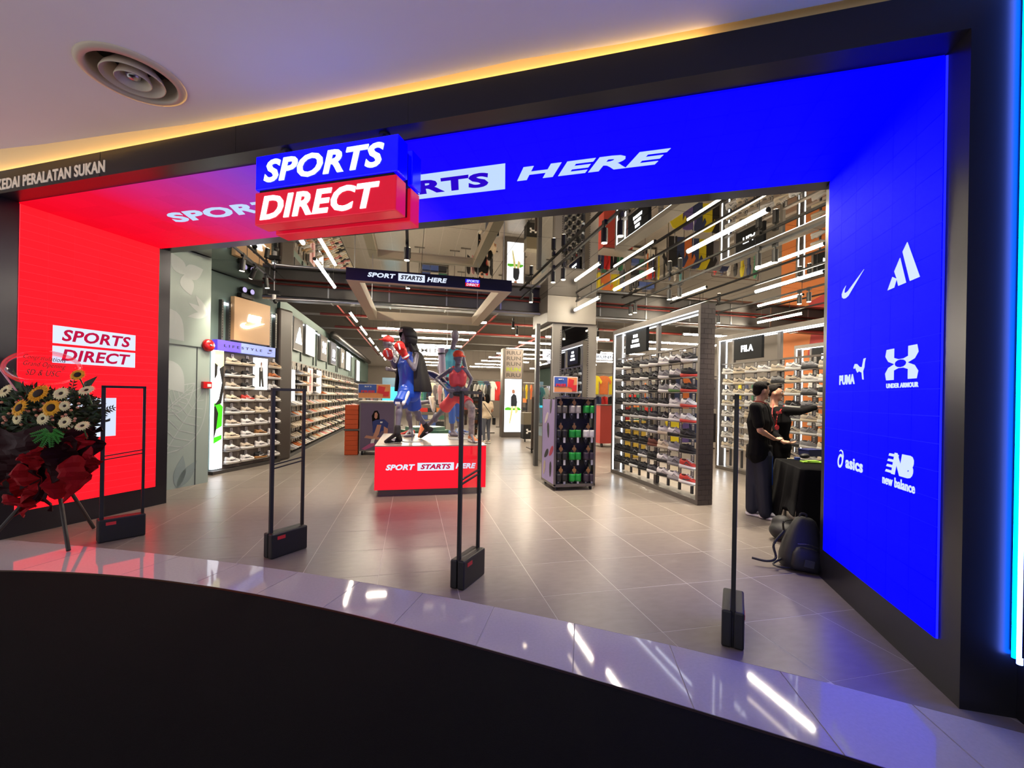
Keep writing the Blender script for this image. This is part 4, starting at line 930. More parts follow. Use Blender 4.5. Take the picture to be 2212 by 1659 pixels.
for x_, r_, zc in ((.085, .096, .005), (.075, .118, .01), (.03, .130, .012), (-.03, .132, .012), (-.09, .118, .005), (-.135, .085, -.01), (-.158, .04, -.02), (-.163, .005, -.02)):
    g_.append([M_ @ Vector((x_ - .035 * math.sin(2 * math.pi * k / 24) * (x_ > 0) * -1, r_ * .92 * math.cos(2 * math.pi * k / 24), zc + r_ * 1.22 * math.sin(2 * math.pi * k / 24))) for k in range(25)])
MB().sheet(g_).build('hood', JK, mq, smooth=True, solid=.014)
hc = MB(); hc.cap(Vector(HD) - fv * .09 - UP * .08, cb - fv * .06 + UP * .03, .07, .10); hc.cap(Vector(HD) + lv_ * .09 - UP * .11, cb + lv_ * .12 + UP * .04, .035, .05); hc.cap(Vector(HD) - lv_ * .09 - UP * .11, cb - lv_ * .12 + UP * .04, .035, .05)
hc.build('hood_neck', JK, mq, rm=.014, sm=6)
MB().box(-.07, .07, -.004, .004, -.022, .022, M_ @ T(.112, 0, .105) @ RZ(math.pi / 2) @ RX(.35)).build('hood_label', c3('pale label', 190, 180, 176, .6), mq)
GLV = c3('red glove leather', 214, 36, 28, .35, coat=.3)
for w_, c_, lab in ((WN, Y(863, 748, 6.78), 0), (WF, Y(838, 763, 7.05), 1)):
    gl = MB(); w_ = Vector(w_); c_ = Vector(c_); gl.cap(w_, w_.lerp(c_, .5), .055, .062); gl.ell(c_, (.085, .08, .085), 14, 10); gl.ell(w_.lerp(c_, .6), (.075, .075, .075), 12, 8); gl.cap(c_ + Vector((.04, -.055, .03)), c_ + Vector((.06, -.06, -.04)), .026, .024)
    g_ = gl.build('glove', GLV, mq, rm=.011, sm=4)
    d_ = (w_ - c_).normalized()
    MB().cap(c_ + Vector((-.015, -.079, .03)), c_ + Vector((.008, -.076, -.05)), .011, .013, 8).build('glove_mark', WHITE, g_); MB().cyl(w_ - d_ * .012, w_ + d_ * .012, .062, n=14).build('cuff_band', WHITE, g_)
# runner in red -----------------------------------------------------
mq = thing('mannequin', 'grey female mannequin in coral crop top, shorts and visor cap', 'mannequin', Y(1020, 955, 7.0), 'mannequins on the platform')
b = MB(); HD = Y(990, 774, 7.15); NK = Y(988, 794, 7.2); SL = Y(972, 800, 7.22); SR_ = Y(1006, 800, 7.18); PV = Y(985, 856, 7.25); HL, HR = Y(977, 862, 7.3), Y(998, 862, 7.2)
torso(b, NK, SL, SR_, PV, HL, HR, .9, .82); head(b, HD, (.35, -1, -.15), .92); b.cap(NK, HD, .045, .045)
EL, WL = Y(944, 818, 7.35), Y(966, 842, 7.12); ER, WR = Y(1019, 819, 7.25), Y(1010, 841, 7.1)
arm(b, SL, EL, WL, .85); arm(b, SR_, ER, WR, .85); hand(b, WL, (1, -.2, -.15), (-.2, -1, -.5), .95); hand(b, WR, (-1, -.3, -.2), (.2, -1, -.3), .95)
KL, AL = Y(950, 893, 7.55), Y(918, 925, 7.9); KR, AR = Y(1019, 880, 6.95), Y(1018, 938, 7.0)
leg(b, HL, KL, AL, .92); leg(b, HR, KR, AR, .92); foot(b, AR, F(1016, 951, .755), F(1024, 957, .755), .9); foot(b, AL, Y(914, 917, 8.0), F(905, 946, .755), .9)
b.build('body', MAN, mq, rm=.010)
COR = c3('coral sport fabric', 236, 84, 84, .5, noise=.06, nscale=10)
v = MB(); c_ = (Vector(SL) + Vector(SR_)) / 2
lat = (Vector(SR_) - Vector(SL)).normalized()
for q in (-1, 1):
    v.cap(c_ + lat * .062 * q + Vector((0, -.02, -.10)), c_ + lat * .06 * q + Vector((0, -.01, -.20)), .092, .085); v.cap(c_ + lat * .075 * q + Vector((0, .0, .045)), c_ + lat * .07 * q + Vector((0, -.05, -.09)), .036, .05); v.ell(c_ + lat * .065 * q + Vector((0, -.062, -.115)), (.058, .045, .055), 12, 8)
v.cyl(c_ - UP * .1, c_ - UP * .235, .105, .098, 18); v.build('crop_top', COR, mq, rm=.012, sm=7)
MB().prism([(-.02, 0), (.02, .014), (-.012, .004)], .003, T(c_ + Vector((.03, -.125, -.08))) @ RX(math.pi / 2)).build('top_logo', WHITE, mq)
sh = MB()
for h_, k_ in ((HL, KL), (HR, KR)): h_, k_ = Vector(h_), Vector(k_); sh.ell(h_, .095); sh.cyl(h_, h_.lerp(k_, .62), .095, .112, 16)
sh.cap(Vector(HL) + UP * .02, Vector(HR) + UP * .02, .095, .095); sh.build('shorts', COR, mq, rm=.012, sm=5)
bg = MB(); pv = Vector(PV); bg.cap(pv + Vector((-.03, -.16, .04)), pv + Vector((.16, -.11, .03)), .042, .04); bg.build('waist_bag', BLACK, mq, rm=.012)
CAMO = c3('grey camouflage print', 150, 138, 132, .6, noise=.9, nscale=16)
lg = MB(); kr, ar, hr = Vector(KR), Vector(AR), Vector(HR); lg.cap(hr.lerp(kr, .45), kr, .082, .062); lg.cap(kr, ar, .062, .045); lg.ell(kr.lerp(ar, .28), (.066, .066, .1), 10, 8); lg.build('legging', CAMO, mq, rm=.010, sm=4)
trainer_on(mq, AR, Vector(AR) + Vector((.3, -1, 0)), .752, OR, WH); o_ = MB(); foot(o_, AL, Y(914, 917, 8.0), F(905, 946, .755), 1.15); o_.build('shoe', c3('orange mesh shoe', 206, 112, 70, .6), mq, rm=.012)
cpm = MB(); M_ = frame(Vector(HD) + UP * .035, Vector((.33, -.94, -.1)).normalized(), Vector((.94, .33, 0)).normalized(), UP)
cpm.ell((-.005, 0, .025), (.105, .088, .075), 16, 10, M_); cpm.build('cap_crown', c3('orange red cap', 228, 74, 42, .6), mq, smooth=True)
MB().prism([(.05, -.075), (.13, -.07), (.175, -.03), (.175, .03), (.13, .07), (.05, .075)], .012, M_ @ T(0, 0, .015) @ RY(.12)).build('cap_peak', MATS['orange red cap'], mq, bevel=.004)
# teal top mannequin, seen from behind ----------------------------
mq = thing('mannequin', 'tall grey mannequin in teal top carrying a yoga mat, turned away', 'mannequin', Y(978, 943, 8.0), 'mannequins on the platform')
b = MB(); HD = Y(983, 727, 7.95); NK = Y(979, 748, 8.0); SL = Y(962, 760, 8.0); SR_ = Y(996, 760, 8.0); PV = Y(975, 828, 8.0); HL, HR = Y(968, 834, 8.0), Y(984, 834, 8.0)
torso(b, NK, SL, SR_, PV, HL, HR, .95, .88); head(b, HD, (.3, 1, 0), 1.0, False); b.cap(NK, HD, .05, .05)
arm(b, SL, Y(948, 792, 7.9), Y(956, 822, 7.75)); hand(b, Y(956, 822, 7.75), (.6, -.3, .2), (0, -1, 0)); arm(b, SR_, Y(1006, 795, 8.1), Y(1003, 830, 8.0)); hand(b, Y(1003, 830, 8.0), (0, 0, -1), (-1, 0, 0))
KL, AL = Y(976, 885, 7.95), Y(977, 930, 7.98); KR, AR = Y(990, 885, 8.25), Y(992, 925, 8.4)
leg(b, HL, KL, AL); leg(b, HR, KR, AR); foot(b, AL, F(972, 942, .755), F(990, 943, .755)); foot(b, AR, F(988, 940, .755), F(1002, 939, .755)); b.build('body', MAN, mq, rm=.011)
v = MB(); torso(v, Vector(NK) - UP * .09, Vector(SL).lerp(Vector(SR_), .2), Vector(SR_).lerp(Vector(SL), .2), PV, HL, HR, 1.0, 1.0); v.build('tank_top', c3('teal sport fabric', 92, 188, 196, .55), mq, rm=.012)
lg = MB(); hl, kl, al = Vector(HL), Vector(KL), Vector(AL); lg.cap(hl, kl, .095, .068); lg.cap(kl, kl.lerp(al, .55), .066, .062); hr, kr, ar = Vector(HR), Vector(KR), Vector(AR); lg.cap(hr, kr, .095, .068); lg.cap(kr, kr.lerp(ar, .5), .066, .06); lg.build('leggings', c3('mid blue leggings', 72, 116, 196, .55), mq, rm=.012)
trainer_on(mq, AL, Vector(AL) + Vector((1, -.15, 0)), .752, LB, WH); trainer_on(mq, AR, Vector(AR) + Vector((1, .2, 0)), .752, LB, WH)
ym = thing('yoga_mat', 'pale grey rolled yoga mat slung behind the teal mannequin', 'yoga mat', Y(955, 800, 7.75))
a_, e_ = Vector(Y(953, 752, 7.75)), Vector(Y(957, 822, 7.75)); MB().cyl(a_, e_, .062, n=20).build('roll', c3('lilac grey foam', 176, 172, 190, .8), ym); MB().cyl(a_ - (e_ - a_).normalized() * .002, a_ + (e_ - a_) * .02, .05, n=20).build('roll_core', c3('dark foam core', 60, 60, 72, .8), ym)
for k in (.15, .8): MB().cyl(a_.lerp(e_, k), a_.lerp(e_, k + .05), .065, n=20).build('strap_band', BLACK, ym)
rk = thing('racket', 'navy racket with white rim held between the mannequins', 'racket', Y(955, 850, 7.5))
c_ = Vector(Y(943, 815, 7.45)); pts = [c_ + Vector((.16 * math.cos(a) - .05 * math.sin(a), 0, .08 * math.sin(a) - .06 * math.cos(a))) for a in [k * math.pi / 12 for k in range(25)]]
MB().tube(pts, .014).build('rim', WHITE, rk, smooth=True); MB().add([tuple(p) for p in pts[:-1]] + [tuple(p + Vector((0, .02, 0))) for p in pts[:-1]], [tuple(range(24)), tuple(range(47, 23, -1))] + [(i, 24 + i, 24 + (i + 1) % 24, (i + 1) % 24) for i in range(24)]).build('cover', c3('navy cover', 44, 52, 92, .5), rk); MB().cap(c_ + Vector((.15, 0, -.07)), c_ + Vector((.30, 0, -.20)), .016).build('handle', c3('blue grip', 52, 84, 170, .6), rk)
# capped runner behind the boxer -----------------------------------
mq = thing('mannequin', 'running mannequin with red cap half hidden behind the boxer', 'mannequin', Y(890, 942, 8.1), 'mannequins on the platform')
b = MB(); HD = Y(839, 742, 8.15); NK = Y(850, 762, 8.2); SL = Y(852, 772, 8.05); SR_ = Y(858, 770, 8.4); PV = Y(880, 838, 8.2); HL, HR = Y(880, 843, 8.1), Y(884, 843, 8.3)
torso(b, NK, SL, SR_, PV, HL, HR, .95, .9); head(b, HD, (-1, -.3, -.2), .95); b.cap(NK, HD, .05, .05); arm(b, SL, Y(866, 800, 8.0), Y(850, 800, 7.9)); hand(b, Y(850, 800, 7.9), (-1, 0, .2), (0, -1, 0)); arm(b, SR_, Y(878, 800, 8.5), Y(880, 822, 8.5)); hand(b, Y(880, 822, 8.5), (0, 0, -1), (1, 0, 0))
KL, AL = Y(882, 890, 8.0), Y(888, 928, 8.08); KR, AR = Y(895, 872, 8.15), Y(924, 868, 8.1)
leg(b, HL, KL, AL); leg(b, HR, KR, AR); foot(b, AL, F(892, 944, .755), F(874, 945, .755)); b.build('body', MAN, mq, rm=.011)
tp = MB(); torso(tp, Vector(NK) - UP * .06, SL, SR_, PV, HL, HR, 1.05, 1.02); tp.build('running_top', c3('charcoal running top', 44, 44, 50, .6), mq, rm=.013); sh = MB(); sh.cap(HL, Vector(HL).lerp(Vector(KL), .5), .105, .11); sh.cap(HR, Vector(HR).lerp(Vector(KR), .5), .105, .11); sh.build('running_shorts', BLACK, mq, rm=.013)
trainer_on(mq, AL, Vector(AL) + Vector((-1, -.2, 0)), .752, RD, WH)
M_ = frame(Vector(Y(930, 874, 8.05)), Vector((.25, -.15, -.95)).normalized(), Vector((-.35, -.93, .05)).normalized(), Vector((.9, -.34, .29)).normalized())
o_ = obj('shoe', SH_UP, None, mq, M_); matset(o_, shoe_m(CR)); p_ = obj('sole', SH_SO, None, o_, M_); matset(p_, shoe_m(WH)); p_ = obj('stripe', SH_ST, None, o_, M_); matset(p_, shoe_m(RD))
M_ = frame(Vector(HD) + UP * .045, Vector((-.95, -.3, 0)).normalized(), Vector((.3, -.95, 0)).normalized(), UP); MB().ell((0, 0, .02), (.105, .088, .082), 16, 10, M_).build('cap_crown', c3('red cap', 214, 40, 36, .6), mq, smooth=True); MB().prism([(.05, -.07), (.14, -.065), (.18, 0), (.14, .065), (.05, .07)], .012, M_ @ T(0, 0, .01)).build('cap_peak', MATS['red cap'], mq, bevel=.004)
for k, (px, py) in enumerate(((890, 953), (990, 948))):
    p = F(px, py, .752); t = thing('base_plate', 'glass mannequin base plate, %s' % ('near the boxer', 'near the teal mannequin')[k], 'base', p, 'mannequin base plates'); MB().cyl(p, p + UP * .008, .17, n=28).build('plate', c3('pale glass plate', 205, 208, 205, .08), t); MB().cyl(p + UP * .008, p + UP * .2, .009, n=8).build('rod', STEEL, t)
# ---------------------------------------------------------------- people
SKIN = c3('light brown skin', 198, 148, 120, .55, noise=.05, nscale=10); HAIR = c3('black hair', 18, 15, 14, .8, noise=.4, nscale=70, bump=.7, spec=.15)
BTS = c3('black cotton', 17, 16, 17, .9, noise=.1, nscale=20, spec=.15)
def face_bits(t, M, s=1.0):
    for k in (1, -1):
        e_ = MB().ell((.083 * s, k * .032 * s, .008 * s), (.010 * s, .013 * s, .006 * s), 8, 6, M).build('eye', WHITE, t); MB().ell((.0905 * s, k * .032 * s, .008 * s), (.005 * s, .007 * s, .006 * s), 6, 4, M).build('iris', HAIR, e_)
        MB().ell((.092 * s, k * .034 * s, .033 * s), (.008 * s, .022 * s, .004 * s), 8, 4, M).build('eyebrow', HAIR, t)
    MB().ell((.098 * s, 0, -.055 * s), (.006 * s, .022 * s, .006 * s), 8, 4, M).build('mouth', c3('lip', 150, 84, 76, .5), t)
p1 = thing('person', 'person in black t-shirt and navy track trousers seen side-on', 'person', Y(1635, 1115, 4.75))
b = MB(); y = 4.75; HD = Y(1645, 845, y); NK = Y(1640, 872, y); SN = Y(1632, 881, y - .16); SF = Y(1650, 879, y + .18); PV = Y(1640, 980, y); HL = Y(1633, 984, y + .05); HR = Y(1646, 984, y - .06)
torso(b, NK, SN, SF, PV, HL, HR); M1 = head(b, HD, (1, -.12, -.02), .96); b.cap(NK, HD - UP * .03, .052, .052)
EN, WN = Y(1642, 930, y - .22), Y(1672, 948, y - .22); EF, WF = Y(1662, 928, y + .22), Y(1684, 952, y + .1)
arm(b, SN, EN, WN); arm(b, SF, EF, WF); hand(b, WN, (1, .3, -.12), (.1, -.2, 1), .95, .6); hand(b, WF, (1, 0, -.2), (0, -.3, 1), .95, .4)
KL, AL = Y(1627, 1048, y + .02), Y(1625, 1098, y + .02); KR, AR = Y(1650, 1048, y - .12), Y(1654, 1108, y - .14)
leg(b, HL, KL, AL); leg(b, HR, KR, AR); b.build('body', SKIN, p1, rm=.009, sm=4); face_bits(p1, M1, .96)
hr = MB(); hr.ell((-.03, 0, .05), (.086, .079, .082), 14, 10, M1); hr.ell((-.062, 0, .0), (.045, .072, .065), 12, 8, M1); hr.ell((.035, 0, .098), (.062, .062, .036), 10, 6, M1); hr.ell((.01, .06, .05), (.03, .022, .04), 8, 6, M1); hr.ell((.01, -.06, .05), (.03, .022, .04), 8, 6, M1); hr.build('hair', HAIR, p1, rm=.01, sm=2)
v = MB(); torso(v, Vector(NK) - UP * .045, SN, SF, Vector(PV) + UP * .0, HL, HR, 1.12, 1.16); v.cap(SN, Vector(SN).lerp(Vector(EN), .72), .075, .068); v.cap(SF, Vector(SF).lerp(Vector(EF), .72), .075, .068); v.cyl(Vector(PV) + UP * .12, Vector(PV) - UP * .06, .15, .158, 18); v.build('t_shirt', BTS, p1, rm=.011, sm=5)
NAV = c3('navy track cloth', 24, 28, 46, .7, noise=.1, nscale=12)
tr = MB()
for h_, k_, a_ in ((HL, KL, AL), (HR, KR, AR)): h_, k_, a_ = Vector(h_), Vector(k_), Vector(a_); tr.cap(h_, k_, .118, .092); tr.cap(k_, a_ - UP * .0, .092, .082)
tr.cap(HL, HR, .125, .125); trs = tr.build('track_trousers', NAV, p1, rm=.011, sm=5)
st = MB(); st.cap(Vector(HR) + Vector((.09, -.05, .0)), Vector(HR).lerp(Vector(KR), .95) + Vector((.072, -.045, 0)), .026, .022, 8); st.build('side_stripe', c3('bright blue stripe', 30, 84, 176, .6), trs, rm=.011)
trainer_on(p1, AL, Vector(AL) + Vector((.6, -.9, 0)), .002, GY, WH); trainer_on(p1, AR, Vector(AR) + Vector((.5, -.9, 0)), .002, GY, WH)
MB().tube([Vector(NK) + Vector((.055, -.07, .0)), Vector(NK) + Vector((-.04, -.06, .03)), Vector(NK) + Vector((-.06, .03, .03))], .006).build('lanyard', c3('red lanyard', 170, 26, 30, .6), p1)
p2 = thing('person', 'person in long-sleeved black top with red lanyard, arm stretched to the shelf', 'person', Y(1680, 1100, 5.15))
b = MB(); y = 5.15; HD = Y(1674, 850, y); NK = Y(1672, 876, y); SN = Y(1692, 888, y - .14); SF = Y(1656, 886, y + .1); PV = Y(1678, 972, y); HL = Y(1670, 978, y); HR = Y(1688, 978, y)
torso(b, NK, SN, SF, PV, HL, HR); M2 = head(b, HD, (.75, -.66, 0), .94); b.cap(NK, HD - UP * .03, .052, .052)
EN, WN = Y(1727, 889, y - .1), Y(1764, 880, y - .05); EF, WF = Y(1668, 935, y - .2), Y(1694, 956, y - .42)
arm(b, SN, EN, WN); arm(b, SF, EF, WF); hand(b, WN, (1, 0, .05), (0, -.4, -1), .95); hand(b, WF, (1, -.35, -.05), (.1, 0, 1), .95, .5)
KL, AL = Y(1670, 1040, y), Y(1668, 1092, y); KR, AR = Y(1690, 1040, y + .05), Y(1692, 1090, y + .05); leg(b, HL, KL, AL); leg(b, HR, KR, AR); b.build('body', SKIN, p2, rm=.009, sm=4); face_bits(p2, M2, .94)
hr = MB(); hr.ell((-.024, 0, .056), (.087, .078, .074), 14, 10, M2); hr.ell((-.06, 0, .01), (.045, .070, .062), 12, 8, M2); hr.ell((.04, 0, .1), (.05, .058, .03), 8, 6, M2); hr.build('hair', HAIR, p2, rm=.01, sm=2)
v = MB(); torso(v, Vector(NK) - UP * .045, SN, SF, Vector(PV) + UP * .05, Vector(HL) + UP * .05, Vector(HR) + UP * .05, 1.08, 1.1); v.cyl(Vector(PV) + UP * .18, Vector(PV) - UP * .11, .15, .162, 18); v.cap(SN, EN, .068, .056); v.cap(EN, Vector(EN).lerp(Vector(WN), .88), .054, .042); v.cap(SF, EF, .068, .054); v.cap(EF, Vector(EF).lerp(Vector(WF), .7), .054, .045); v.build('long_sleeved_top', BTS, p2, rm=.011, sm=5)
tr = MB()
for h_, k_, a_ in ((HL, KL, AL), (HR, KR, AR)): tr.cap(h_, k_, .112, .085); tr.cap(k_, a_, .085, .07)
tr.cap(HL, HR, .12, .12); tr.cyl(Vector(PV) + UP * .08, Vector(PV) - UP * .12, .135, .14, 18); tr.build('trousers', BTS, p2, rm=.012, sm=5)
trainer_on(p2, AL, Vector(AL) + Vector((.5, -.9, 0)), .002, BK, WH); trainer_on(p2, AR, Vector(AR) + Vector((.5, -.9, 0)), .002, BK, WH)
LAN = MATS['red lanyard']; nk = Vector(NK); ch = Vector(Y(1677, 920, y - .24))
MB().tube([nk + Vector((-.08, -.07, .02)), Vector(Y(1668, 895, y - .23)), ch], .005).build('lanyard', LAN, p2); MB().tube([nk + Vector((.07, -.1, .0)), Vector(Y(1680, 897, y - .24)), ch], .007).build('lanyard', LAN, p2)
MB().cyl(ch + Vector((0, -.006, -.02)), ch + Vector((0, -.014, -.02)), .035, n=16).build('badge', c3('red badge', 214, 50, 56, .5), p2); MB().box(ch.x - .03, ch.x + .03, ch.y - .01, ch.y, ch.z - .14, ch.z - .055).build('card_holder', c3('card holder', 60, 40, 48, .4), p2); q = Y(1684, 891, y - .26); MB().box(q.x - .03, q.x + .03, q.y - .006, q.y + .03, q.z - .015, q.z + .015).build('name_tag', c3('red name tag', 190, 60, 60, .5), p2)
def stander(label, loc, h, f, top, bot, hairc, long_hair=False, mask=False, sleeve=.6):
    k = h / 1.75; t = thing('person', label, 'person', loc); f = Vector(f).normalized(); l = UP.cross(f); L = Vector(loc)
    P = lambda a, bb, z: L + (f * a + l * bb + UP * z) * k
    b = MB(); NK, SL, SR_, PV = P(0, 0, 1.47), P(0, .19, 1.42), P(0, -.19, 1.42), P(0, 0, .98); HL, HR = P(0, .09, .94), P(0, -.09, .94); HD = P(.02, 0, 1.62)
    torso(b, NK, SL, SR_, PV, HL, HR, k, .9); M = head(b, HD, f, .95 * k); b.cap(NK, HD, .05 * k)
    ar = [(SL, P(.0, .26, 1.15), P(.2, .16, 1.05)), (SR_, P(0, -.26, 1.15), P(.2, -.16, 1.05))]; lg_ = [(HL, P(.02, .1, .5), P(0, .1, .09)), (HR, P(.03, -.1, .5), P(-.02, -.1, .09))]
    for a in ar: arm(b, *a, k); hand(b, a[2], f, (0, 0, 1), .9 * k)
    for a in lg_: leg(b, *a, k)
    b.build('body', SKIN, t, rm=.012, sm=4)
    v = MB(); torso(v, NK - UP * .05, SL, SR_, PV, HL, HR, 1.12 * k, 1.05)
    for a in ar: v.cap(a[0], Vector(a[0]).lerp(Vector(a[1]), sleeve), .07 * k, .065 * k)
    v.build('top', top, t, rm=.014); tr = MB()
    for a in lg_: tr.cap(a[0], a[1], .10 * k, .066 * k); tr.cap(a[1], a[2], .064 * k, .045 * k)
    tr.cap(HL, HR, .11 * k); tr.build('trousers', bot, t, rm=.013)
    hr = MB(); hr.ell((-.02, 0, .05), (.10 * k, .09 * k, .09 * k), 12, 8, M)
    if long_hair: hr.ell((-.06, 0, -.06), (.06, .09, .14), 12, 8, M)
    hr.build('hair', hairc, t, rm=.012, sm=2)
    if mask: MB().ell((.075, 0, -.05), (.035, .055, .05), 10, 8, M).build('face_mask', BLACK, t)
    for a in lg_: trainer_on(t, a[2], a[2] + f, loc[2] + .002, BG, WH)
    return t
w_ = stander('person with dark hair in cream top and grey leggings carrying a black shoulder bag', F(1050, 958), 1.58, (-.5, 1, 0), c3('cream blouse', 226, 206, 176, .7), c3('grey leggings', 92, 96, 108, .7), HAIR, True)
L_ = F(1050, 958); MB().tube([L_ + Vector((-.14, -.12, 1.3)), L_ + Vector((.0, -.14, 1.1)), L_ + Vector((.2, -.1, .82))], .01).build('bag_strap', BLACK, w_)
bgo = thing('shoulder_bag', 'small black shoulder bag on the hip of the cream-topped shopper', 'bag', L_ + Vector((.22, -.08, .62))); MB().box(-.04, .05, -.07, .07, 0, .22, T(L_ + Vector((.22, -.08, .60)))).build('pouch', BLACK, bgo, bevel=.02); MB().box(-.042, .052, -.072, .072, .12, .225, T(L_ + Vector((.22, -.08, .60)))).build('flap', BLK2, bgo, bevel=.02)
stander('person in black with dark face mask behind the cream-topped shopper', Vector((2.35, 15.3, 0)), 1.74, (.2, -1, 0), BTS, BTS, HAIR, False, True)
# ---------------------------------------------------------------- security antennas
GLS = glass('antenna acrylic', (.95, .955, .96), .10)
for a, b_, lab in (((209, 1172), (297, 1156), 'black security gate nearest the flower stand'), ((577, 1207), (647, 1184), 'black security gate second from the left in the entrance'), ((986, 1274), (1045, 1228), 'black security gate in front of the mannequin platform'), ((1582, 1402), None, 'black security gate at right, seen edge-on')):
    A = F(*a); B = F(*b_) if b_ else A + Vector((A.x, A.y, 0)).normalized() * .37
    d = (B - A); d.z = 0; L = .36; d.normalize(); M = frame(A, d, UP.cross(d), UP)
    t = thing('security_gate', lab, 'security gate', A, 'security gates across the entrance')
    MB().box(0, L, -.062, -.004, 0, .225).build('base_shell', BLACK, t, M, bevel=.012); MB().box(0, L, .004, .062, 0, .225).build('base_shell', BLACK, t, M, bevel=.012)
    MB().box(.015, L - .015, -.006, .006, .0, .222).build('base_core', BLK2, t, M)
    MB().box(.055, .13, -.0655, -.0615, .165, .195).build('red_label', c3('red label', 200, 40, 46, .5), t, M)
    MB().box(.014, .046, -.013, .013, .2, 1.535).build('post', BLACK, t, M, bevel=.003); MB().box(L - .03, L - .006, -.013, .013, .2, 1.535).build('post', BLACK, t, M, bevel=.003)
    MB().box(.014, L - .006, -.013, .013, 1.515, 1.54).build('top_bar', BLACK, t, M)
    for z in (.83, .865): MB().add([(.04, -.008, z - .03), (L - .03, -.008, z + .01), (L - .03, .008, z + .01), (.04, .008, z - .03), (.04, -.008, z - .02), (L - .03, -.008, z + .02), (L - .03, .008, z + .02), (.04, .008, z - .02)], [(3, 2, 1, 0), (4, 5, 6, 7), (0, 1, 5, 4), (1, 2, 6, 5), (2, 3, 7, 6), (3, 0, 4, 7)]).build('cross_bar', BLACK, t, M)
    MB().box(.046, L - .03, -.003, .003, .225, 1.515).build('pane', GLS, t, M)
# ---------------------------------------------------------------- table with black cloth, bags
tb = thing('cloth_table', 'table under a black cloth just inside the right pier', 'table', fp(.9, 1.65))
TS = [(.26, 1.22), (.26, 2.10), (1.95, 2.10), (1.95, 1.22)]
rim = []; nS = 22
for k in range(4):
    a = Vector(TS[k]); b_ = Vector(TS[(k + 1) % 4])
    for i in range(nS): rim.append(a.lerp(b_, i / nS))
cxy = Vector((1.1, 1.66)); g_ = []
for lv, (z, fl_) in enumerate(((.752, 0), (.74, .012), (.6, .03), (.4, .055), (.22, .08), (.10, .10))):
    row = []
    for i, p in enumerate(rim + rim[:1]):
        dr = (p - cxy).normalized(); wv = 1 + .45 * math.sin(i * .9) + .2 * math.sin(i * 2.1)
        q = p + dr * fl_ * (.55 + .45 * wv); zz = z if lv < 5 else z + .06 * math.sin(i * .35) + (.12 if i < 8 else 0)
        row.append((q.x, q.y, zz))
    g_.append(row)
CLO = c3('black tablecloth', 14, 14, 16, .9, noise=.2, nscale=15, spec=.12)
MB().sheet(g_).add([(p.x, p.y, .752) for p in rim], [tuple(range(len(rim)))]).build('cloth', CLO, tb, FM, smooth=True, solid=.004)
MB().box(.28, 1.93, 1.24, 2.08, .71, .745).build('table_top', GREY, tb, FM)
for s0, t0 in ((.34, 1.3), (.34, 2.0), (1.85, 1.3), (1.85, 2.0)): MB().cyl((s0, t0, 0), (s0, t0, .72), .018, n=8).build('leg', STEEL, tb, FM)
tag(MB().box(.38, .9, 1.25, 1.75, .003, .28).build('carton', c3('grey carton', 110, 104, 98, .8), None, FM, bevel=.004), 'grey carton under the black cloth table', 'box')
def item(px, py, y=None, z=.757): return F(px, py, z)
q = item(1750, 985); tb1 = thing('shoe_box', 'dark navy box on the black cloth table', 'box', q); MB().box(-.09, .14, -.06, .10, 0, .075, T(q)).build('base', c3('navy card', 28, 34, 74, .6), tb1, bevel=.003); MB().box(-.093, .143, -.063, .103, .075, .095, T(q)).build('lid', c3('navy lid', 34, 42, 96, .6), tb1, bevel=.003)
q = item(1755, 1000); tag(MB().box(-.12, .12, -.045, .05, 0, .018, T(q) @ RZ(-.4)).box(-.08, .06, -.03, .03, .018, .03, T(q) @ RZ(-.2)).build('folded_strap', c3('lime strap', 150, 200, 60, .6), None, bevel=.004), 'lime green strap lying on the black cloth table', 'strap')
q = item(1722, 993); tag(MB().cyl(q, q + UP * .03, .035, n=16).build('tape_roll', c3('blue tape', 60, 84, 150, .5)), 'blue tape roll on the black cloth table', 'tape'); q = item(1710, 992); tag(MB().box(-.05, .05, -.012, .012, 0, .012, T(q) @ RZ(-.5)).build('marker_pen', c3('pale pen', 206, 196, 160, .5), None, bevel=.004), 'pale pen lying on the black cloth table', 'pen')
q = item(1738, 990); tag(MB().ell((0, 0, .03), (.07, .05, .035), 14, 8, T(q)).build('folded_pouch', BLACK, smooth=True), 'black pouch lying on the black cloth table', 'pouch')
bp = thing('backpack', 'black backpack leaning against the right pier', 'backpack', F(1728, 1240))
Mb = T(F(1726, 1228)) @ RZ(-.5) @ RY(.14) @ RX(-.08)
PKC = c3('black pack nylon', 17, 18, 21, .6, noise=.15, nscale=30)
UPM = frame((0, 0, 0), Vector((0, 0, 1)), Vector((1, 0, 0)), Vector((0, 1, 0)))
loft([(.0, .14, -.10, .08, .45), (.012, .16, -.12, .10, .42), (.10, .165, -.125, .105, .42), (.20, .152, -.11, .10, .42), (.30, .128, -.085, .09, .45), (.38, .10, -.06, .08, .45), (.44, .075, -.035, .065, .5), (.46, .045, -.01, .045, .6)], 20).build('pack_body', PKC, bp, Mb @ UPM, smooth=True)
loft([(.02, .10, -.165, -.08, .55), (.05, .115, -.175, -.08, .55), (.15, .11, -.165, -.08, .6), (.20, .085, -.135, -.08, .7), (.215, .05, -.115, -.08, .8)], 16).build('front_pocket', PKC, bp, Mb @ UPM, smooth=True)
MB().tube([(-.08, -.118, .23), (0, -.124, .245), (.08, -.118, .23)], .004).build('zip', STEEL, bp, Mb); MB().box(-.03, .045, -.180, -.172, .06, .12).build('patch', c3('grey patch', 52, 54, 58, .6), bp, Mb)
MB().tube([(-.05, .02, .445), (-.04, .02, .485), (.0, .02, .485), (.01, .02, .445)], .009).build('handle', PKC, bp, Mb)
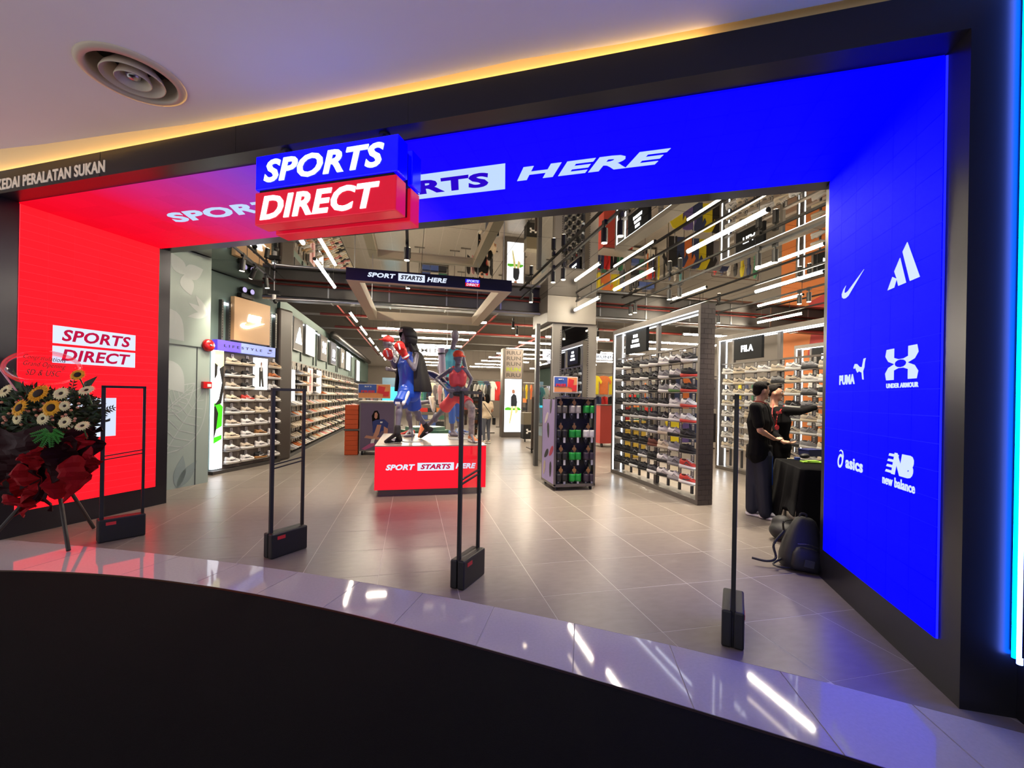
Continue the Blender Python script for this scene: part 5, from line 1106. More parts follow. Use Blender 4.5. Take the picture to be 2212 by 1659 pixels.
MB().tube([(-.15, .03, .30), (-.22, .02, .16), (-.20, -.02, .05), (-.28, -.06, .012), (-.40, -.05, .008)], .011).build('strap', PKC, bp, Mb); MB().tube([(-.15, -.02, .06), (-.24, -.10, .01), (-.20, -.16, .008), (-.12, -.13, .012)], .009).build('strap', PKC, bp, Mb)
b2 = thing('duffel_bag', 'black soft bag under the near corner of the cloth table', 'bag', F(1690, 1172)); v = MB(); c_ = F(1692, 1168); v.ell(c_ + UP * .10, (.13, .15, .10), 14, 10); v.ell(c_ + UP * .17 + Vector((.03, .05, 0)), (.10, .11, .09), 12, 8); v.build('bag_body', PKC, b2, rm=.014, sm=5); MB().tube([c_ + Vector((-.08, -.08, .14)), c_ + Vector((-.10, -.10, .24)), c_ + Vector((.02, -.1, .25)), c_ + Vector((.05, -.1, .17))], .01).build('bag_handle', PKC, b2)
# ---------------------------------------------------------------- promo board, gondolas
def promo(px, py, y, w, h, label):
    c = atY(px, py, y); t = thing('promo_board', label, 'sign', c - UP * (h / 2 + .04), 'promotional boards')
    M = onY(c.x, c.z, y)
    MB().box(-w / 2, w / 2, -h / 2, h / 2, -.015, 0).build('frame', WHITE, t, M); MB().box(-w / 2 + .012, w / 2 - .012, -h / 2 + .012, h / 2 - .012, 0, .003).build('orange_print', mat('orange print', (216, 140, 84), .5, noise=.15, nscale=6), t, M)
    MB().box(-w / 2 + .012, w * .06, -h * .12, h / 2 - .012, .003, .005).build('blue_print', c3('blue print', 52, 84, 160, .5), t, M)
    MB().prism([(.08 * w, -.12 * h), (.28 * w, -.2 * h), (.34 * w, .3 * h), (.12 * w, .38 * h)], .004, M @ T(0, 0, .003)).build('bag_print', c3('red print', 206, 44, 46, .5), t, M @ M.inverted()); MB().prism([(.26 * w, -.38 * h), (.44 * w, -.36 * h), (.46 * w, .0), (.28 * w, -.02 * h)], .005, M @ T(0, 0, .003)).build('bag_print', MATS['red print'], t)
    text('FREE', w * .42, h * .16, MATS['red print'], t, M @ T(-w * .2, -h * .03, .006), bold=.05); text('BUY 2', w * .2, h * .09, WHITE, t, M @ T(-w * .2, h * .32, .006), bold=.03)
    MB().cyl((c.x, y, c.z - h / 2 - .05), (c.x, y, c.z - h / 2), .01, n=8).build('stem', STEEL, t); MB().box(c.x - .06, c.x + .06, y - .03, y + .04, c.z - h / 2 - .058, c.z - h / 2 - .048).build('foot', STEEL, t)
gd = thing('poster_gondola', 'wheeled gondola with purple poster of a seated woman', 'display', (-.82, 11.5, 0)); gy0 = 11.1
MB().box(-1.24, -.40, gy0, gy0 + .9, .10, 1.31).build('body', GREY, gd, bevel=.004)
MB().box(-1.26, -.38, gy0 - .02, gy0 + .92, 1.31, 1.335).build('top_tray', c3('pale tray', 200, 196, 188, .4), gd)
MB().box(-1.215, -.425, gy0 - .008, gy0, .13, 1.28).build('poster', c3('purple poster', 108, 92, 118, .6, noise=.12, nscale=3), gd)
for x in (-1.17, -.47):
    for y in (gy0 + .08, gy0 + .82): MB().cyl((x - .02, y, .05), (x + .02, y, .05), .05, n=14).build('castor', BLACK, gd)
Mx = onY(-.82, .13, gy0 - .009); SKP = c3('poster skin', 196, 140, 116, .6)
def pp(poly, m, z=.002): MB().prism(poly, z, Mx).build('poster_print', m, gd)
pp([(-.13, .84), (-.07, .96), (.0, .97), (.05, .88), (.06, .70), (.02, .60), (-.11, .60)], HAIR, .0015); pp([(-.07, .80), (-.06, .91), (-.02, .93), (.01, .88), (.0, .79), (-.03, .76)], SKP, .0025); pp([(-.10, .42), (-.11, .70), (-.03, .74), (.16, .76), (.27, .66), (.24, .5), (.1, .46), (.06, .40)], c3('poster navy', 42, 56, 120, .6), .002)
pp([(.0, .62), (.10, .62), (.05, .40), (-.06, .22), (-.13, .24), (-.05, .45)], SKP, .003); pp([(.16, .58), (.26, .52), (.24, .30), (.12, .20), (.06, .26), (.16, .36)], SKP, .003); pp([(-.30, .30), (-.05, .26), (.1, .24), (.1, .30), (-.25, .36)], SKP, .0025); pp([(-.13, .26), (-.05, .28), (-.07, .16), (-.16, .12)], WHITE, .0035); pp([(-.36, .03), (-.16, .16), (-.05, .17), (-.06, .10), (-.28, .0)], c3('poster pink', 190, 92, 140, .6), .004); pp([(.06, .30), (.16, .33), (.2, .26), (.1, .2)], MATS['poster pink'], .004); pp([(.07, .66), (.12, .66), (.13, .70), (.07, .70)], WHITE, .004)
promo(809, 845, 11.3, .78, .36, 'orange promotional board standing on the purple poster gondola')
MB().box(-1.6, -1.24, gy0 + .03, gy0 + .5, .60, .636).build('side_shelf', FRM, gd)
for r in range(2):
    for k in range(5):
        o = MB().box(-1.58, -1.27, gy0 + .05, gy0 + .35, .004 + r * .636 + k * .118, .004 + r * .636 + (k + 1) * .118 - .004).build('shoe_box', c3('orange shoe box', 222, 92, 40, .6), None, bevel=.004)
        tag(o, 'orange shoe box left of the purple gondola, %s from the floor' % ORD[r * 5 + k], 'box', 'orange shoe boxes')
sl = thing('sandal_gondola', 'wheeled gondola of hanging slide sandals with lilac side print', 'display', (2.6, 6.9, 0))
gx0, gx1, y0, y1 = 2.24, 2.95, 6.56, 7.25
for x in (gx0, gx1 - .03):
    for y in (y0, y1 - .03): MB().box(x, x + .03, y, y + .03, .08, 1.50).build('post', FRM, sl)
MB().box(gx0, gx1, y0, y1, .06, .10).build('base_tray', FRM, sl); MB().box(gx0, gx1, y0, y1, 1.49, 1.51).build('top_tray', FRM, sl); MB().box(gx0 + .03, gx1 - .03, y0 + .2, y0 + .22, .1, 1.48).build('back_panel', c3('dark back panel', 40, 38, 38, .6), sl)
MB().box(gx1 - .008, gx1, y0 + .03, y1 - .03, .1, 1.48).build('side_panel', MATS['dark back panel'], sl)
MB().box(gx0, gx0 + .008, y0 + .03, y1 - .03, .1, 1.47).build('lilac_print', c3('lilac print', 186, 172, 226, .5, noise=.05), sl)
def onS(y, z): return frame((gx0 - .0005, y, z), Vector((0, -1, 0)), UP, Vector((-1, 0, 0)))
for (yy, zz, an, cc_) in ((6.75, .32, .5, BK), (6.98, .55, -.4, BK), (6.72, .62, -.3, (196, 60, 90)), (6.9, .95, .7, BK), (6.78, 1.36, .4, DG), (7.0, 1.15, -.2, WH), (7.08, .3, .3, BG)):
    MB().prism([(.13 * math.cos(a), .05 * math.sin(a) * (1 + .25 * math.cos(a))) for a in [k * .5236 for k in range(12)]], .003).build('sandal_print', shoe_m(cc_), sl, onS(yy, zz) @ RZ(an + 1))
for x in (gx0 + .06, gx1 - .06):
    for y in (y0 + .06, y1 - .06): MB().cyl((x - .015, y, .032), (x + .015, y, .032), .032, n=12).build('castor', BLACK, sl)
promo(1222, 831, 6.75, .42, .27, 'orange and blue promotional board on the sandal gondola')
SOLE = [(.045 * math.cos(a) * (1 + .12 * math.sin(a)), .13 * math.sin(a)) for a in [k * math.pi / 8 for k in range(16)]]
sole_me = MB().prism(SOLE, .028).mesh('footbed'); sole_me.materials.append(BLACK)
stp = []
for j in range(5):
    z = -.09 + j * .03; stp.append([(.047 * math.cos(a) * 1.05, z, .028 + .055 * math.sin(a)) for a in [k * math.pi / 8 for k in range(9)]])
strap_me = MB().sheet(stp).mesh('strap', True)
strap_me.materials.append(BLACK)
SC = {'g': ((26, 150, 56), 'green'), 'k': ((28, 26, 26), 'black'), 'p': ((98, 92, 84), 'pewter'), 's': ((170, 164, 156), 'silver'), 'w': ((225, 222, 216), 'white'), 'n': ((52, 40, 56), 'maroon')}
HG = c3('kraft hanger', 186, 134, 78, .7)
for r, rowc in enumerate(('psg', 'kgw', 'kgn', 'kgn')):
    for c, ch in enumerate(rowc):
        p = atY((1211, 1240, 1270)[c], (884, 936, 984, 1030)[r], y0 + .09); col, cn = SC[ch]
        t = thing('slide_sandals', 'pair of %s strap slide sandals, %s row, %s column of the sandal gondola' % (cn, ORD[r], ORD[c]), 'sandals', p, 'slide sandals on the gondola')
        for sd in (-1, 1):
            M = T(p + Vector((sd * .05, 0, -.03))) @ RX(math.pi / 2)
            f_ = obj('footbed', sole_me, None, t, M); matset(f_, shoe_m(BK)); s_ = obj('strap', strap_me, None, t, M @ RZ(math.pi)); matset(s_, mat('sandal strap ' + cn, col, .45)); k_ = s_.modifiers.new('thick', 'SOLIDIFY'); k_.thickness = .006
            MB().prism([(.014 * math.cos(a), .014 * math.sin(a)) for a in [k * .628 for k in range(10)]], .002, M @ T(0, -.055, .0285)).build('logo_dot', shoe_m(GY), f_)
        MB().prism([(-.03, .08), (.03, .08), (.035, .15), (.012, .17), (.012, .20), (-.012, .20), (-.012, .17), (-.035, .15)], .004, T(p + Vector((0, .0, -.03))) @ RX(math.pi / 2)).build('hanger_card', HG, t)
        MB().box(p.x + .03, p.x + .065, p.y - .055, p.y - .052, p.z - .15, p.z - .06).build('price_tag', WHITE, t); MB().cyl((p.x, p.y - .03, p.z + .155), (p.x, p.y + .12, p.z + .155), .004, n=6).build('hook', STEEL, t)
# ---------------------------------------------------------------- far fittings
rc = thing('running_lightbox', 'tall light box column with runner photo and stacked lettering', 'light box', (3.65, 15.6, 0))
MB().box(3.24, 4.02, 15.5, 15.9, 0, 3.28).build('frame', FRM, rc); MB().box(3.33, 3.96, 15.49, 15.5, .2, 2.15).build('lit_face', LBOX, rc); MB().box(3.33, 3.96, 15.49, 15.5, 2.17, 3.24).build('header_board', c3('taupe header', 150, 136, 126, .6), rc)
for k, s_ in enumerate(('RRU', 'RUN', 'RUN', 'RUN', 'RRU')): text(s_, .54, .14, c3('lime letters', 160, 176, 40, .6) if k == 3 else c3('grey letters', 96, 88, 82, .6), rc, onY(3.645, 3.12 - k * .205, 15.488), bold=.03)
Mx = onY(3.645, 0, 15.488)
MB().prism([(-.30, 1.0), (.30, 1.0), (.30, 1.06), (.2, 1.12), (0, 1.08), (-.2, 1.12), (-.30, 1.08)], .003, Mx).build('grass_print', mat('grass print', (90, 190, 40), .5, emit=.5), rc); MB().prism([(-.08, 1.15), (.14, 1.15), (.16, 1.3), (.12, 1.55), (.02, 1.62), (-.08, 1.5)], .004, Mx).build('runner_print', c3('runner kit print', 40, 48, 60, .6), rc); MB().prism([(-.04, 1.62), (.06, 1.62), (.07, 1.72), (.02, 1.78), (-.05, 1.74)], .004, Mx).build('runner_print', SKP, rc); MB().prism([(-.06, 1.15), (.02, 1.15), (-.02, .85), (-.10, .5), (-.14, .5)], .004, Mx).build('runner_print', mat('pale leg print', (230, 226, 160), .5, emit=.4), rc); MB().prism([(.05, 1.15), (.14, 1.15), (.2, .95), (.1, .85)], .004, Mx).build('runner_print', MATS['pale leg print'], rc)
def hang_sign(s_, x0, x1, z0, z1, y, label):
    t = thing('department_sign', label, 'sign', ((x0 + x1) / 2, y, z0)); MB().box(x0, x1, y, y + .06, z0, z1).build('lit_panel', LBOX, t); text(s_, (x1 - x0) * .86, (z1 - z0) * .52, c3('sign grey letters', 60, 60, 66, .5), t, onY((x0 + x1) / 2, (z0 + z1) / 2, y), bold=.01)
    for x in (x0 + .1, x1 - .1): MB().cyl((x, y + .03, z1), (x, y + .03, 4.752), .006, n=6).build('hanger', STEEL, t)
a_, e_ = atY(893, 747, 15), atY(972, 767, 15); hang_sign('WOMENS', a_.x - .55, e_.x, e_.z, a_.z, 15, 'white hanging department sign behind the boxer')
a_, e_ = atY(1284, 764, 12.5), atY(1345, 779, 12.5); hang_sign('RUNNING', a_.x, e_.x + .15, e_.z, a_.z, 12.5, 'white hanging department sign right of the column')
# garments
def garment(p, w, h, col, label, group, ang=0., kind=0):
    sh_ = [(-.5, -1), (.5, -1), (.5, -.25), (.74, -.45), (.9, -.3), (.5, 0), (.16, .03), (-.16, .03), (-.5, 0), (-.9, -.3), (-.74, -.45), (-.5, -.25)] if kind == 0 else [(-.5, -1), (-.08, -1), (0, -.35), (.08, -1), (.5, -1), (.42, 0), (-.42, 0)]
    m = mat('garment %02x%02x%02x' % col, col, .8, noise=.12, nscale=14)
    t = thing('garment', label, 'clothing', p, group); M = T(p) @ RZ(ang) @ RX(math.pi / 2)
    MB().prism([(x * w, y * h) for x, y in sh_], .035, M @ T(0, 0, -.018)).build('cloth', m, t, bevel=.012); MB().tube([p + Vector((0, 0, .03 * h)), p + Vector((.0, 0, .07)), p + Vector((.015, 0, .09)), p + Vector((.025, 0, .07))], .004).build('hanger_hook', STEEL, t)
def rail(x0, y0, x1, y1, z, label):
    t = thing('clothes_rail', label, 'rail', ((x0 + x1) / 2, (y0 + y1) / 2, 0), 'clothes rails'); MB().cyl((x0, y0, z), (x1, y1, z), .014, n=8).build('bar', STEEL, t)
    for x, y in ((x0, y0), (x1, y1)): MB().cyl((x, y, 0), (x, y, z), .016, n=8).build('upright', STEEL, t); MB().box(x - .2, x + .2, y - .03, y + .03, 0, .04).build('foot', FRM, t)
GC = {'white': (226, 222, 212), 'black': (34, 32, 34), 'red': (206, 46, 44), 'cream': (216, 200, 172), 'grey': (130, 128, 130), 'yellow': (226, 206, 40), 'orange': (220, 120, 60), 'purple': (96, 80, 140), 'green': (50, 120, 84), 'navy': (48, 58, 92), 'teal': (70, 130, 136), 'pink': (214, 160, 160)}
def garment_row(x0, y0, x1, y1, z, cols, where, h=.7, kind=0, w=.24, n0=0, withrail=True, face=False):
    if withrail: rail(x0, y0, x1, y1, z + .09, 'steel clothes rail of garments ' + where)
    n = len(cols)
    for i, c in enumerate(cols):
        k = (i + .5) / n; p = Vector((x0 + (x1 - x0) * k, y0 + (y1 - y0) * k, z)); ang = (-.2 if face else math.atan2(y1 - y0, x1 - x0) + 1.1)
        garment(p, w, h, GC[c], '%s %s %s, %s from the left' % (c, ('top', 'pair of shorts')[kind], where, ORD[i]), 'garments ' + where, ang, kind)
garment_row(2.0, 17.2, 3.1, 17.2, 1.95, ['cream', 'white', 'black', 'white', 'white', 'white', 'white', 'black'], 'on the high rail left of the light box', .8)
garment_row(2.0, 17.0, 3.1, 17.0, 1.05, ['black', 'pink', 'black', 'red', 'red', 'black'], 'on the low rail left of the light box', .7, withrail=False)
garment_row(-2.6, 24.4, -1.4, 24.4, 1.9, ['cream', 'grey', 'pink', 'grey', 'white', 'cream'], 'beyond the long shoe wall', .8)
garment_row(-2.6, 24.2, -1.4, 24.2, .95, ['black', 'black', 'grey', 'black', 'navy'], 'low beyond the long shoe wall', .7, withrail=False)
garment_row(4.4, 17.5, 5.6, 17.5, 2.0, ['yellow', 'yellow', 'orange', 'orange', 'purple', 'orange'], 'right of the runner light box', .6)
garment_row(5.5, 13.6, 6.9, 13.6, 2.25, ['yellow', 'yellow', 'orange', 'yellow'], 'under the running sign', .62, w=.3, face=True)
garment_row(5.5, 13.4, 6.9, 13.4, 1.55, ['yellow', 'grey', 'navy', 'red', 'black', 'green'], 'low under the running sign', .5, 1, withrail=False, face=True)
garment_row(7.2, 12.5, 8.6, 12.5, 2.0, ['orange', 'navy', 'yellow', 'black', 'navy', 'white', 'teal'], 'behind the second shoe rack', .75)
garment_row(8.9, 11.5, 10.6, 11.5, 2.0, ['red', 'navy', 'white', 'black', 'yellow', 'navy', 'green'], 'at far right behind the third rack', .75)
garment_row(.2, 17.6, 1.6, 17.6, 1.9, ['white', 'teal', 'navy', 'grey', 'pink', 'white', 'black'], 'behind the mannequin platform', .75)
garment_row(7.0, 10.9, 8.9, 10.9, 2.1, ['black', 'navy', 'orange', 'navy', 'yellow', 'black', 'grey', 'navy'], 'on the high rail past the second rack', .85, w=.3, face=True)
garment_row(7.0, 10.7, 8.9, 10.7, 1.1, ['yellow', 'purple', 'navy', 'yellow', 'black', 'navy'], 'on the low rail past the second rack', .8, w=.28, withrail=False, face=True)
garment_row(4.7, 14.5, 6.6, 14.5, 2.1, ['black', 'red', 'purple', 'yellow', 'black', 'grey'], 'far behind the black shoe rack', .85, w=.3, face=True)
garment_row(2.2, 20.5, 4.2, 20.5, 2.2, ['white', 'grey', 'black', 'teal', 'navy', 'white', 'red'], 'deep at the back past the light box', .9, w=.28, face=True)
garment_row(-.6, 21.5, 1.4, 21.5, 2.1, ['navy', 'grey', 'white', 'green', 'black', 'cream', 'grey'], 'deep at the back behind the platform', .9, w=.28, face=True)
for r in range(7):
    for c in range(2): tag(MB().box(5.15 + c * .36, 5.15 + c * .36 + .34, 9.95, 10.25, .005 + r * .135, .005 + r * .135 + .128).build('shoe_box', c3('mustard shoe box', 190, 160, 60, .6), None, bevel=.004), 'mustard shoe box behind the rack, %s stack, %s from the floor' % (('left', 'right')[c], ORD[r]), 'box', 'mustard shoe boxes')
# green plinth, red gondolas, branded bin
tag(MB().prism([(.62 * math.cos(a), .42 * math.sin(a)) for a in [k * math.pi / 3 for k in range(6)]], .62, T(.35, 11.2, 0)).build('hexagon_plinth', c3('sea green paint', 70, 122, 96, .5), bevel=.01), 'sea green hexagon plinth behind the mannequins', 'plinth')
tag(MB().prism([(.5 * math.cos(a), .36 * math.sin(a)) for a in [k * math.pi / 3 for k in range(6)]], .08, T(.35, 11.2, .62)).build('plinth_top', c3('pale green top', 126, 166, 150, .4)), 'pale green slab on the hexagon plinth', 'slab')
GX, GY = 5.62, 12.2
rg2 = thing('red_gondola', 'red sided gondola of boxes right of the column', 'display', (GX + .45, GY + .3, 0)); MB().box(GX, GX + .42, GY, GY + .6, .12, 1.28).build('side_panel', c3('coral red panel', 190, 70, 60, .5), rg2); MB().box(GX + .42, GX + 1.05, GY + .05, GY + .55, .12, .16).build('base', FRM, rg2); MB().box(GX - .02, GX + 1.1, GY - .02, GY + .62, 1.28, 1.31).build('top', FRM, rg2)
for x in (GX + .1, GX + .9): MB().cyl((x - .02, GY + .1, .06), (x + .02, GY + .1, .06), .06, n=12).build('castor', BLACK, rg2)
for r in range(8): tag(MB().box(GX + .43, GX + 1.0, GY + .03, GY + .45, .17 + r * .135, .17 + r * .135 + .125).build('shoe_box', c3('red shoe box', 196, 50, 52, .6), None, bevel=.004), 'red shoe box stacked in the red gondola, %s from the floor' % ORD[r], 'box', 'red shoe boxes')
ub = thing('branded_bin', 'black wheeled bin with white interlocked mark near the light box', 'bin', (4.0, 13.9, 0)); MB().box(3.62, 4.05, 13.8, 14.2, .1, .58).build('body', BLACK, ub, bevel=.01); MB().box(3.62, 4.05, 13.8, 14.2, .58, .98).build('upper_body', c3('olive card', 108, 100, 82, .6), ub, bevel=.01); logo(UA, .24, .16, ub, onY(3.83, .36, 13.799), WHITE)
for x in (3.7, 3.97): MB().cyl((x - .015, 13.9, .05), (x + .015, 13.9, .05), .05, n=10).build('castor', BLACK, ub)
sk = thing('sandal_stand', 'wheeled stand of black and red sandals left of the lilac gondola', 'display', (3.45, 11.2, 0)); MB().box(3.1, 3.55, 11.0, 11.5, .1, .13).build('base', FRM, sk); MB().box(3.54, 3.57, 11.0, 11.5, .1, 1.5).build('side_panel', c3('terracotta print', 170, 96, 66, .6, noise=.3, nscale=2), sk); MB().box(3.1, 3.54, 11.0, 11.03, .1, 1.5).build('back_panel', FRM, sk)
for x in (3.15, 3.5): MB().cyl((x - .015, 11.1, .05), (x + .015, 11.1, .05), .05, n=10).build('castor', BLACK, sk)
for r in range(5):
    for c in range(3):
        p = Vector((3.2 + c * .12, 10.999, .32 + r * .27)); t = thing('flip_flop', 'black and red sandal, %s row up, %s column of the small stand' % (ORD[r], ORD[c]), 'sandal', p, 'sandals on the small stand')
        M = T(p) @ RX(math.pi / 2); f_ = obj('footbed', sole_me, None, t, M); matset(f_, shoe_m(BK)); s_ = obj('strap', strap_me, None, t, M @ RZ(math.pi)); matset(s_, mat('sandal strap red', (206, 40, 40), .45))
# far blue screen and coloured shelving blocks
fs_t = thing('blue_screen', 'far blue screen glowing behind the boxer', 'screen', (-1.3, 24, 0)); MB().box(-1.55, -.75, 24, 24.1, 0, 2.4).build('board', c3('grey blue board', 108, 138, 160, .6), fs_t); MB().box(-1.53, -.77, 23.99, 24.0, .9, 1.9).build('lit_picture', mat('aqua screen', (60, 200, 240), .4, emit=1.2), fs_t)
for k, (x, y, w, h, c, nm_) in enumerate(((6.9, 15.5, .9, 1.5, (96, 84, 72), 'brown'), (8.6, 15, 1.1, 1.8, (110, 100, 92), 'taupe'), (.9, 19.5, 1.2, 1.4, (120, 112, 104), 'grey'), (4.8, 20, 1.3, 1.6, (100, 96, 96), 'slate'), (9.9, 18, 1.2, 2.0, (90, 90, 100), 'blue grey'))):
    t = thing('shelf_unit', 'far %s shelf unit stacked with boxes' % nm_, 'shelf', (x, y, 0)); m_ = mat('unit ' + nm_, c, .6)
    for xx in (x - w / 2, x + w / 2): MB().box(xx - .02, xx + .02, y, y + .4, 0, h).build('side_panel', m_, t)
    for q in range(5): MB().box(x - w / 2, x + w / 2, y, y + .4, .08 + q * (h - .1) / 4, .10 + q * (h - .1) / 4).build('shelf', m_, t)
    for q in range(4):
        for j in range(3):
            cc_ = random.choice([(206, 50, 44), (214, 130, 70), (40, 40, 44), (210, 204, 190), (60, 110, 90), (70, 90, 150)])
            o = MB().box(x - w / 2 + .05 + j * (w - .1) / 3, x - w / 2 + .03 + (j + 1) * (w - .1) / 3, y + .02, y + .35, .105 + q * (h - .1) / 4, .1 + q * (h - .1) / 4 + .16 + random.random() * .08).build('storage_box', mat('box %02x%02x%02x' % cc_, cc_, .6)); tag(o, 'small box on the far %s shelf unit, %s shelf up, %s along' % (nm_, ORD[q], ORD[j]), 'box', 'boxes on far shelf units')
# ---------------------------------------------------------------- opening flower stand
def atD(px, py, D): return C0 + ray(px, py) * (D / FP)
fst = thing('flower_stand', 'opening flower stand with sunflowers wrapped in black and red paper', 'flower stand', F(147, 1190))
D0 = 4.15
BAM = c3('dark wooden pole', 44, 38, 32, .6, noise=.3, nscale=20)
top = atD(120, 1010, 4.3)
for q in (F(148, 1192), F(203, 1143), F(-40, 1190)):
    d_ = (top - q).normalized(); MB().cyl(q + UP * .012, top + d_ * .05, .017, n=8).build('leg', BAM, fst)
PB = c3('black maroon wrap', 40, 15, 19, .6, noise=.25, nscale=6, spec=.06); PR = c3('deep red wrap', 140, 14, 24, .6, noise=.12, nscale=5, spec=.1)
rp = random.Random(11)
def paper(pts, m, dz=0.):
    # a creased sheet between the given photo corners, each with its own distance
    P = [atD(x, y, d) for x, y, d in pts]; n = 9; g_ = []
    for i in range(n + 1):
        row = []
        for j in range(n + 1):
            u, v_ = i / n, j / n; p = (P[0].lerp(P[1], v_)).lerp(P[3].lerp(P[2], v_), u)
            e1 = .5 - abs(u - .5); e2 = .5 - abs(v_ - .5)
            p = p + FW * (.04 * math.sin(5.5 * u + 3.1 * v_ + dz) + .035 * math.sin(9 * v_ - 4 * u + dz) + .02 * math.sin(17 * u + 6 * v_)) + (RT * math.sin(8 * u + dz * 3) * (.03 if e2 < .1 else .008) + UP * math.sin(9 * v_ + dz * 2) * (.035 if e1 < .1 else .008)); row.append(p)
        g_.append(row)
    MB().sheet(g_).build('wrapping_paper', m, fst, smooth=False, solid=.004)
paper(((-60, 930, 4.15), (110, 925, 3.95), (120, 1000, 4.0), (-50, 1040, 4.2)), PB, 0); paper(((90, 930, 3.95), (215, 925, 4.1), (205, 985, 4.15), (110, 1010, 4.0)), PB, 1)
paper(((20, 940, 4.05), (170, 945, 3.98), (150, 1030, 4.05), (40, 1050, 4.1)), PB, 2.2); paper(((45, 975, 3.98), (98, 962, 3.95), (90, 1000, 3.98), (55, 1002, 4.0)), PR, .5)
paper(((95, 1000, 4.02), (205, 985, 4.05), (150, 1078, 4.1), (110, 1070, 4.08)), PR, 1.2); paper(((190, 960, 4.12), (212, 985, 4.14), (205, 1015, 4.16), (150, 1060, 4.14)), PR, 1.9); paper(((30, 1010, 4.1), (90, 1000, 4.04), (80, 1075, 4.08), (14, 1085, 4.12)), PR, 2.7)
paper(((10, 1075, 4.1), (85, 1060, 4.06), (85, 1098, 4.08), (36, 1120, 4.1)), PR, 3.3); paper(((-70, 1000, 4.2), (35, 1000, 4.1), (20, 1060, 4.12), (-60, 1080, 4.2)), PB, 4); paper(((75, 1000, 4.1), (120, 1010, 4.1), (108, 1105, 4.12), (85, 1070, 4.1)), PB, 5)
paper(((180, 930, 4.1), (218, 928, 4.2), (196, 950, 4.2), (160, 950, 4.1)), PB, .3); paper(((150, 945, 4.0), (196, 940, 4.05), (180, 965, 4.05), (155, 962, 4.0)), PR, .9)
LF1 = c3('dark leaf', 34, 52, 28, .5, noise=.3, nscale=12); LF2 = c3('mid leaf', 52, 84, 44, .5, noise=.25, nscale=12); LF3 = c3('fern green', 70, 150, 64, .5)
def leaf_blade(p, d, w, L, nrm, mb):
    d = d.normalized(); s_ = d.cross(nrm).normalized() * w; a, b_, c_, e_ = p, p + d * L * .45 + s_ + nrm * .01, p + d * L, p + d * L * .45 - s_ + nrm * .01; q = p + d * L * .5 + nrm * .022
    k = len(mb.v); mb.v += [tuple(a), tuple(b_), tuple(c_), tuple(e_), tuple(q)]; mb.f += [(k, k + 1, k + 4), (k + 1, k + 2, k + 4), (k + 2, k + 3, k + 4), (k + 3, k, k + 4)]
cm = MB(); cm.ell(atD(86, 908, D0 + .24), (.42, .1, .17), 16, 8); tag(cm.build('dark_core', c3('leaf gap shade', 16, 24, 13, .9, noise=.4, nscale=30), fst, smooth=True))  # added filler core; its dark colour stands for shade between the leaves
for m_, n_, sc in ((LF1, 620, 1), (LF2, 330, .85)):
    mb = MB()
    for k in range(n_):
        a = rp.random() * 6.283; r = math.sqrt(rp.random()); px = 88 + 122 * r * math.cos(a); py = 893 + 50 * r * math.sin(a)
        p = atD(px, py, D0 + .02 + rp.random() * .22); d_ = (RT * (px - 85) * .012 + UP * (915 - py) * .008 + Vector((rp.uniform(-1, 1), rp.uniform(-1, 1), rp.uniform(-.8, 1)))); leaf_blade(p, d_, .022 * sc, .11 * sc, -FW, mb)
    tag(mb.build('foliage', m_, fst), kind='stuff')
for k, (x0, y0_, x1, y1_) in enumerate(((60, 880, 30, 800), (170, 850, 208, 815), (150, 880, 165, 800), (190, 900, 214, 858), (180, 905, 250, 880))):
    mb = MB(); p = atD(x0, y0_, D0 + .08); q = atD(x1, y1_, D0 + .1); mb.tube([p, p.lerp(q, .5) + UP * .01, q], .004)
    if k < 2: leaf_blade(p.lerp(q, .1), q - p, .04, (q - p).length, -FW, mb)
    else:
        for i in range(10):
            for s_ in (-1, 1): leaf_blade(p.lerp(q, .15 + i * .085), (q - p).normalized() * .6 + (q - p).normalized().cross(FW) * s_, .008, .075 - i * .004, -FW, mb)
    mb.build('frond', LF1 if k else LF2, fst)
for k in range(6):
    mb = MB(); c_ = atD(112, 930, 3.96); a = math.radians(-160 + k * 28); d_ = (RT * math.cos(a) + UP * math.sin(a) * .8 - FW * .2).normalized()
    for i in range(9):
        for s_ in (-1, 1): leaf_blade(c_ + d_ * (.02 + i * .016), d_ * .6 + d_.cross(FW) * s_, .007, .05 - i * .003, -FW, mb)
    mb.build('fern_frond', LF3, fst)
PETY = c3('sunflower petal', 232, 168, 24, .6, noise=.12, nscale=8); PETC = c3('cream gerbera petal', 232, 222, 168, .6, noise=.06, nscale=8); CEN = c3('dark flower centre', 40, 24, 18, .8, noise=.4, nscale=60)
def flower(nm_, px, py, D, r, m, n, cr, tilt):
    c_ = atD(px, py, D); z_ = (-FW + UP * (.25 + tilt[1]) + RT * tilt[0]).normalized(); a_ = z_.orthogonal().normalized(); M = frame(c_, a_, z_.cross(a_), z_)
    ctr = MB().ell((0, 0, .004), (cr, cr, cr * .35), 14, 6, M).build(nm_, CEN, fst, smooth=True)
    pm = MB()
    for rg_ in range(2):
        for i in range(n):
            a = 2 * math.pi * (i + .5 * rg_) / n; R_ = r * (1 - .08 * rg_) * rp.uniform(.92, 1.05); w = r * 2.6 / n; ca, sa = math.cos(a), math.sin(a)
            pts = [(cr * .7, 0, .0), (R_ * .6, w, .012 * (1 - rg_)), (R_, 0, -.006 + .01 * rg_), (R_ * .6, -w, .012 * (1 - rg_))]
            pm.add([(x * ca - y * sa, x * sa + y * ca, z) for x, y, z in pts], [(0, 3, 2, 1)], M)
    pm.build('petals', m, ctr, solid=.0015)
    MB().cyl(c_ - z_ * .01, c_ - z_ * .1 - UP * .06, .006, n=6).build('stem', LF2, ctr)
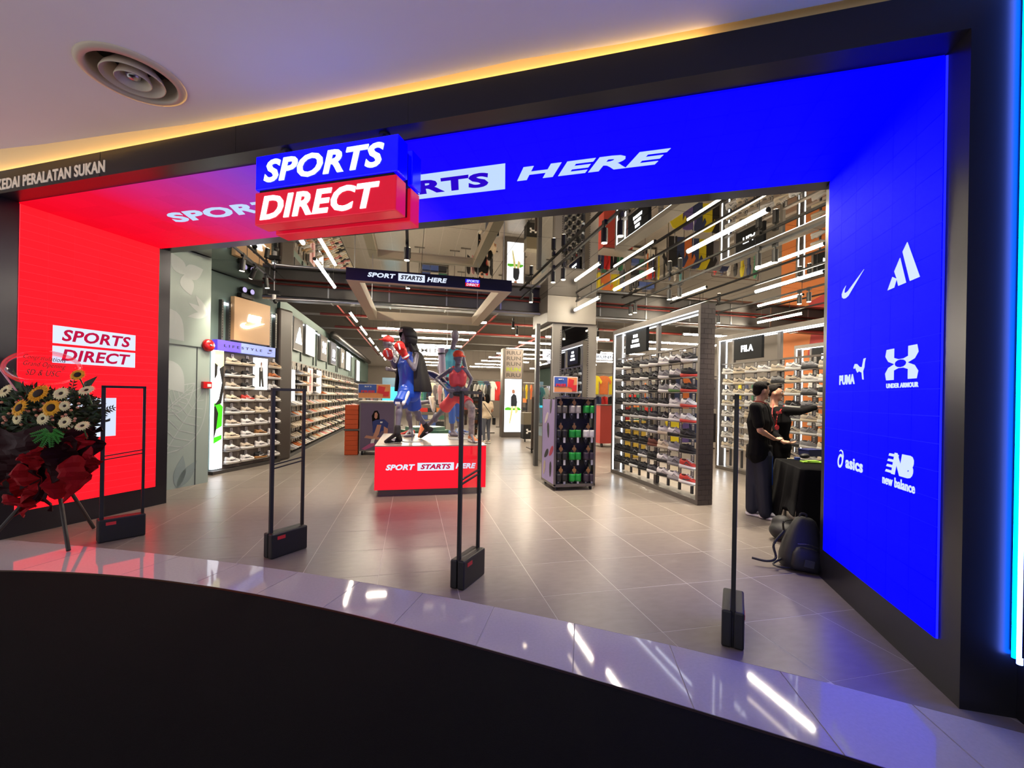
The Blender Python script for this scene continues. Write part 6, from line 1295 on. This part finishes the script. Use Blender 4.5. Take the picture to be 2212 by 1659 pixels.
for px, py, r, t_ in ((83, 850, .098, (0, .3)), (42, 881, .088, (-.2, .1)), (111, 881, .085, (.1, 0)), (168, 810, .062, (.3, .3))): flower('sunflower', px, py, 3.98, r, PETY, 16, r * .45, t_)
for px, py, r, t_ in ((12, 844, .072, (-.2, .3)), (132, 850, .068, (.2, .2)), (187, 843, .065, (.2, .8)), (140, 877, .052, (.2, 0)), (37, 904, .06, (-.2, -.1)), (93, 904, .065, (0, 0)), (140, 912, .062, (.1, .1)), (178, 920, .06, (.3, .7))): flower('gerbera', px, py, 3.97, r, PETC, 18, r * .24, t_)
ros = MB()
for k in range(46):
    px = 85 + rp.uniform(-85, 85); py = 890 + rp.uniform(-22, 36); p = atD(px, py, 4.0 + rp.random() * .06); ros.ell(p, (.014, .014, .012), 6, 4)
tag(ros.build('small_blossoms', c3('peach blossom', 206, 150, 120, .7), fst, smooth=True), kind='stuff')
bl = thing('balloon', 'clear balloon with congratulation lettering above the sunflowers', 'balloon', atD(95, 850, 4.2))
bc = atD(94, 795, 4.22); MB().ell(bc, (.275, .275, .175), 32, 24).build('skin', glass('clear balloon film', (.96, .93, .95), .28), bl, smooth=True)
MT = frame(C0 + (bc - C0) * .955, RT, UP, -FW); INK = c3('black ink', 24, 8, 12, .6)
text('Congratulations', .40, .055, INK, bl, MT @ T(.01, .085, .0) @ RZ(-.10), 'print', shear=.35, bold=-.004, depth=.0015); text('Grand Opening', .40, .06, INK, bl, MT @ T(.01, .025, .0) @ RZ(-.08), 'print', shear=.35, bold=-.002, depth=.0015); text('SD & USC', .33, .055, INK, bl, MT @ T(.0, -.045, .0) @ RZ(-.05), 'print', shear=.35, bold=-.002, depth=.0015)
MB().cyl(atD(96, 834, 4.22), atD(97, 846, 4.22), .015, .006, 8).build('neck', glass('clear balloon film'), bl)
tag(MB().cyl(atD(-20, 770, 4.15), atD(56, 872, 4.2), .008, n=8).build('acrylic_rod', c3('pink translucent rod', 226, 160, 176, .3)), 'pale pink rod slanting into the flower bouquet', 'rod')
flush_text()
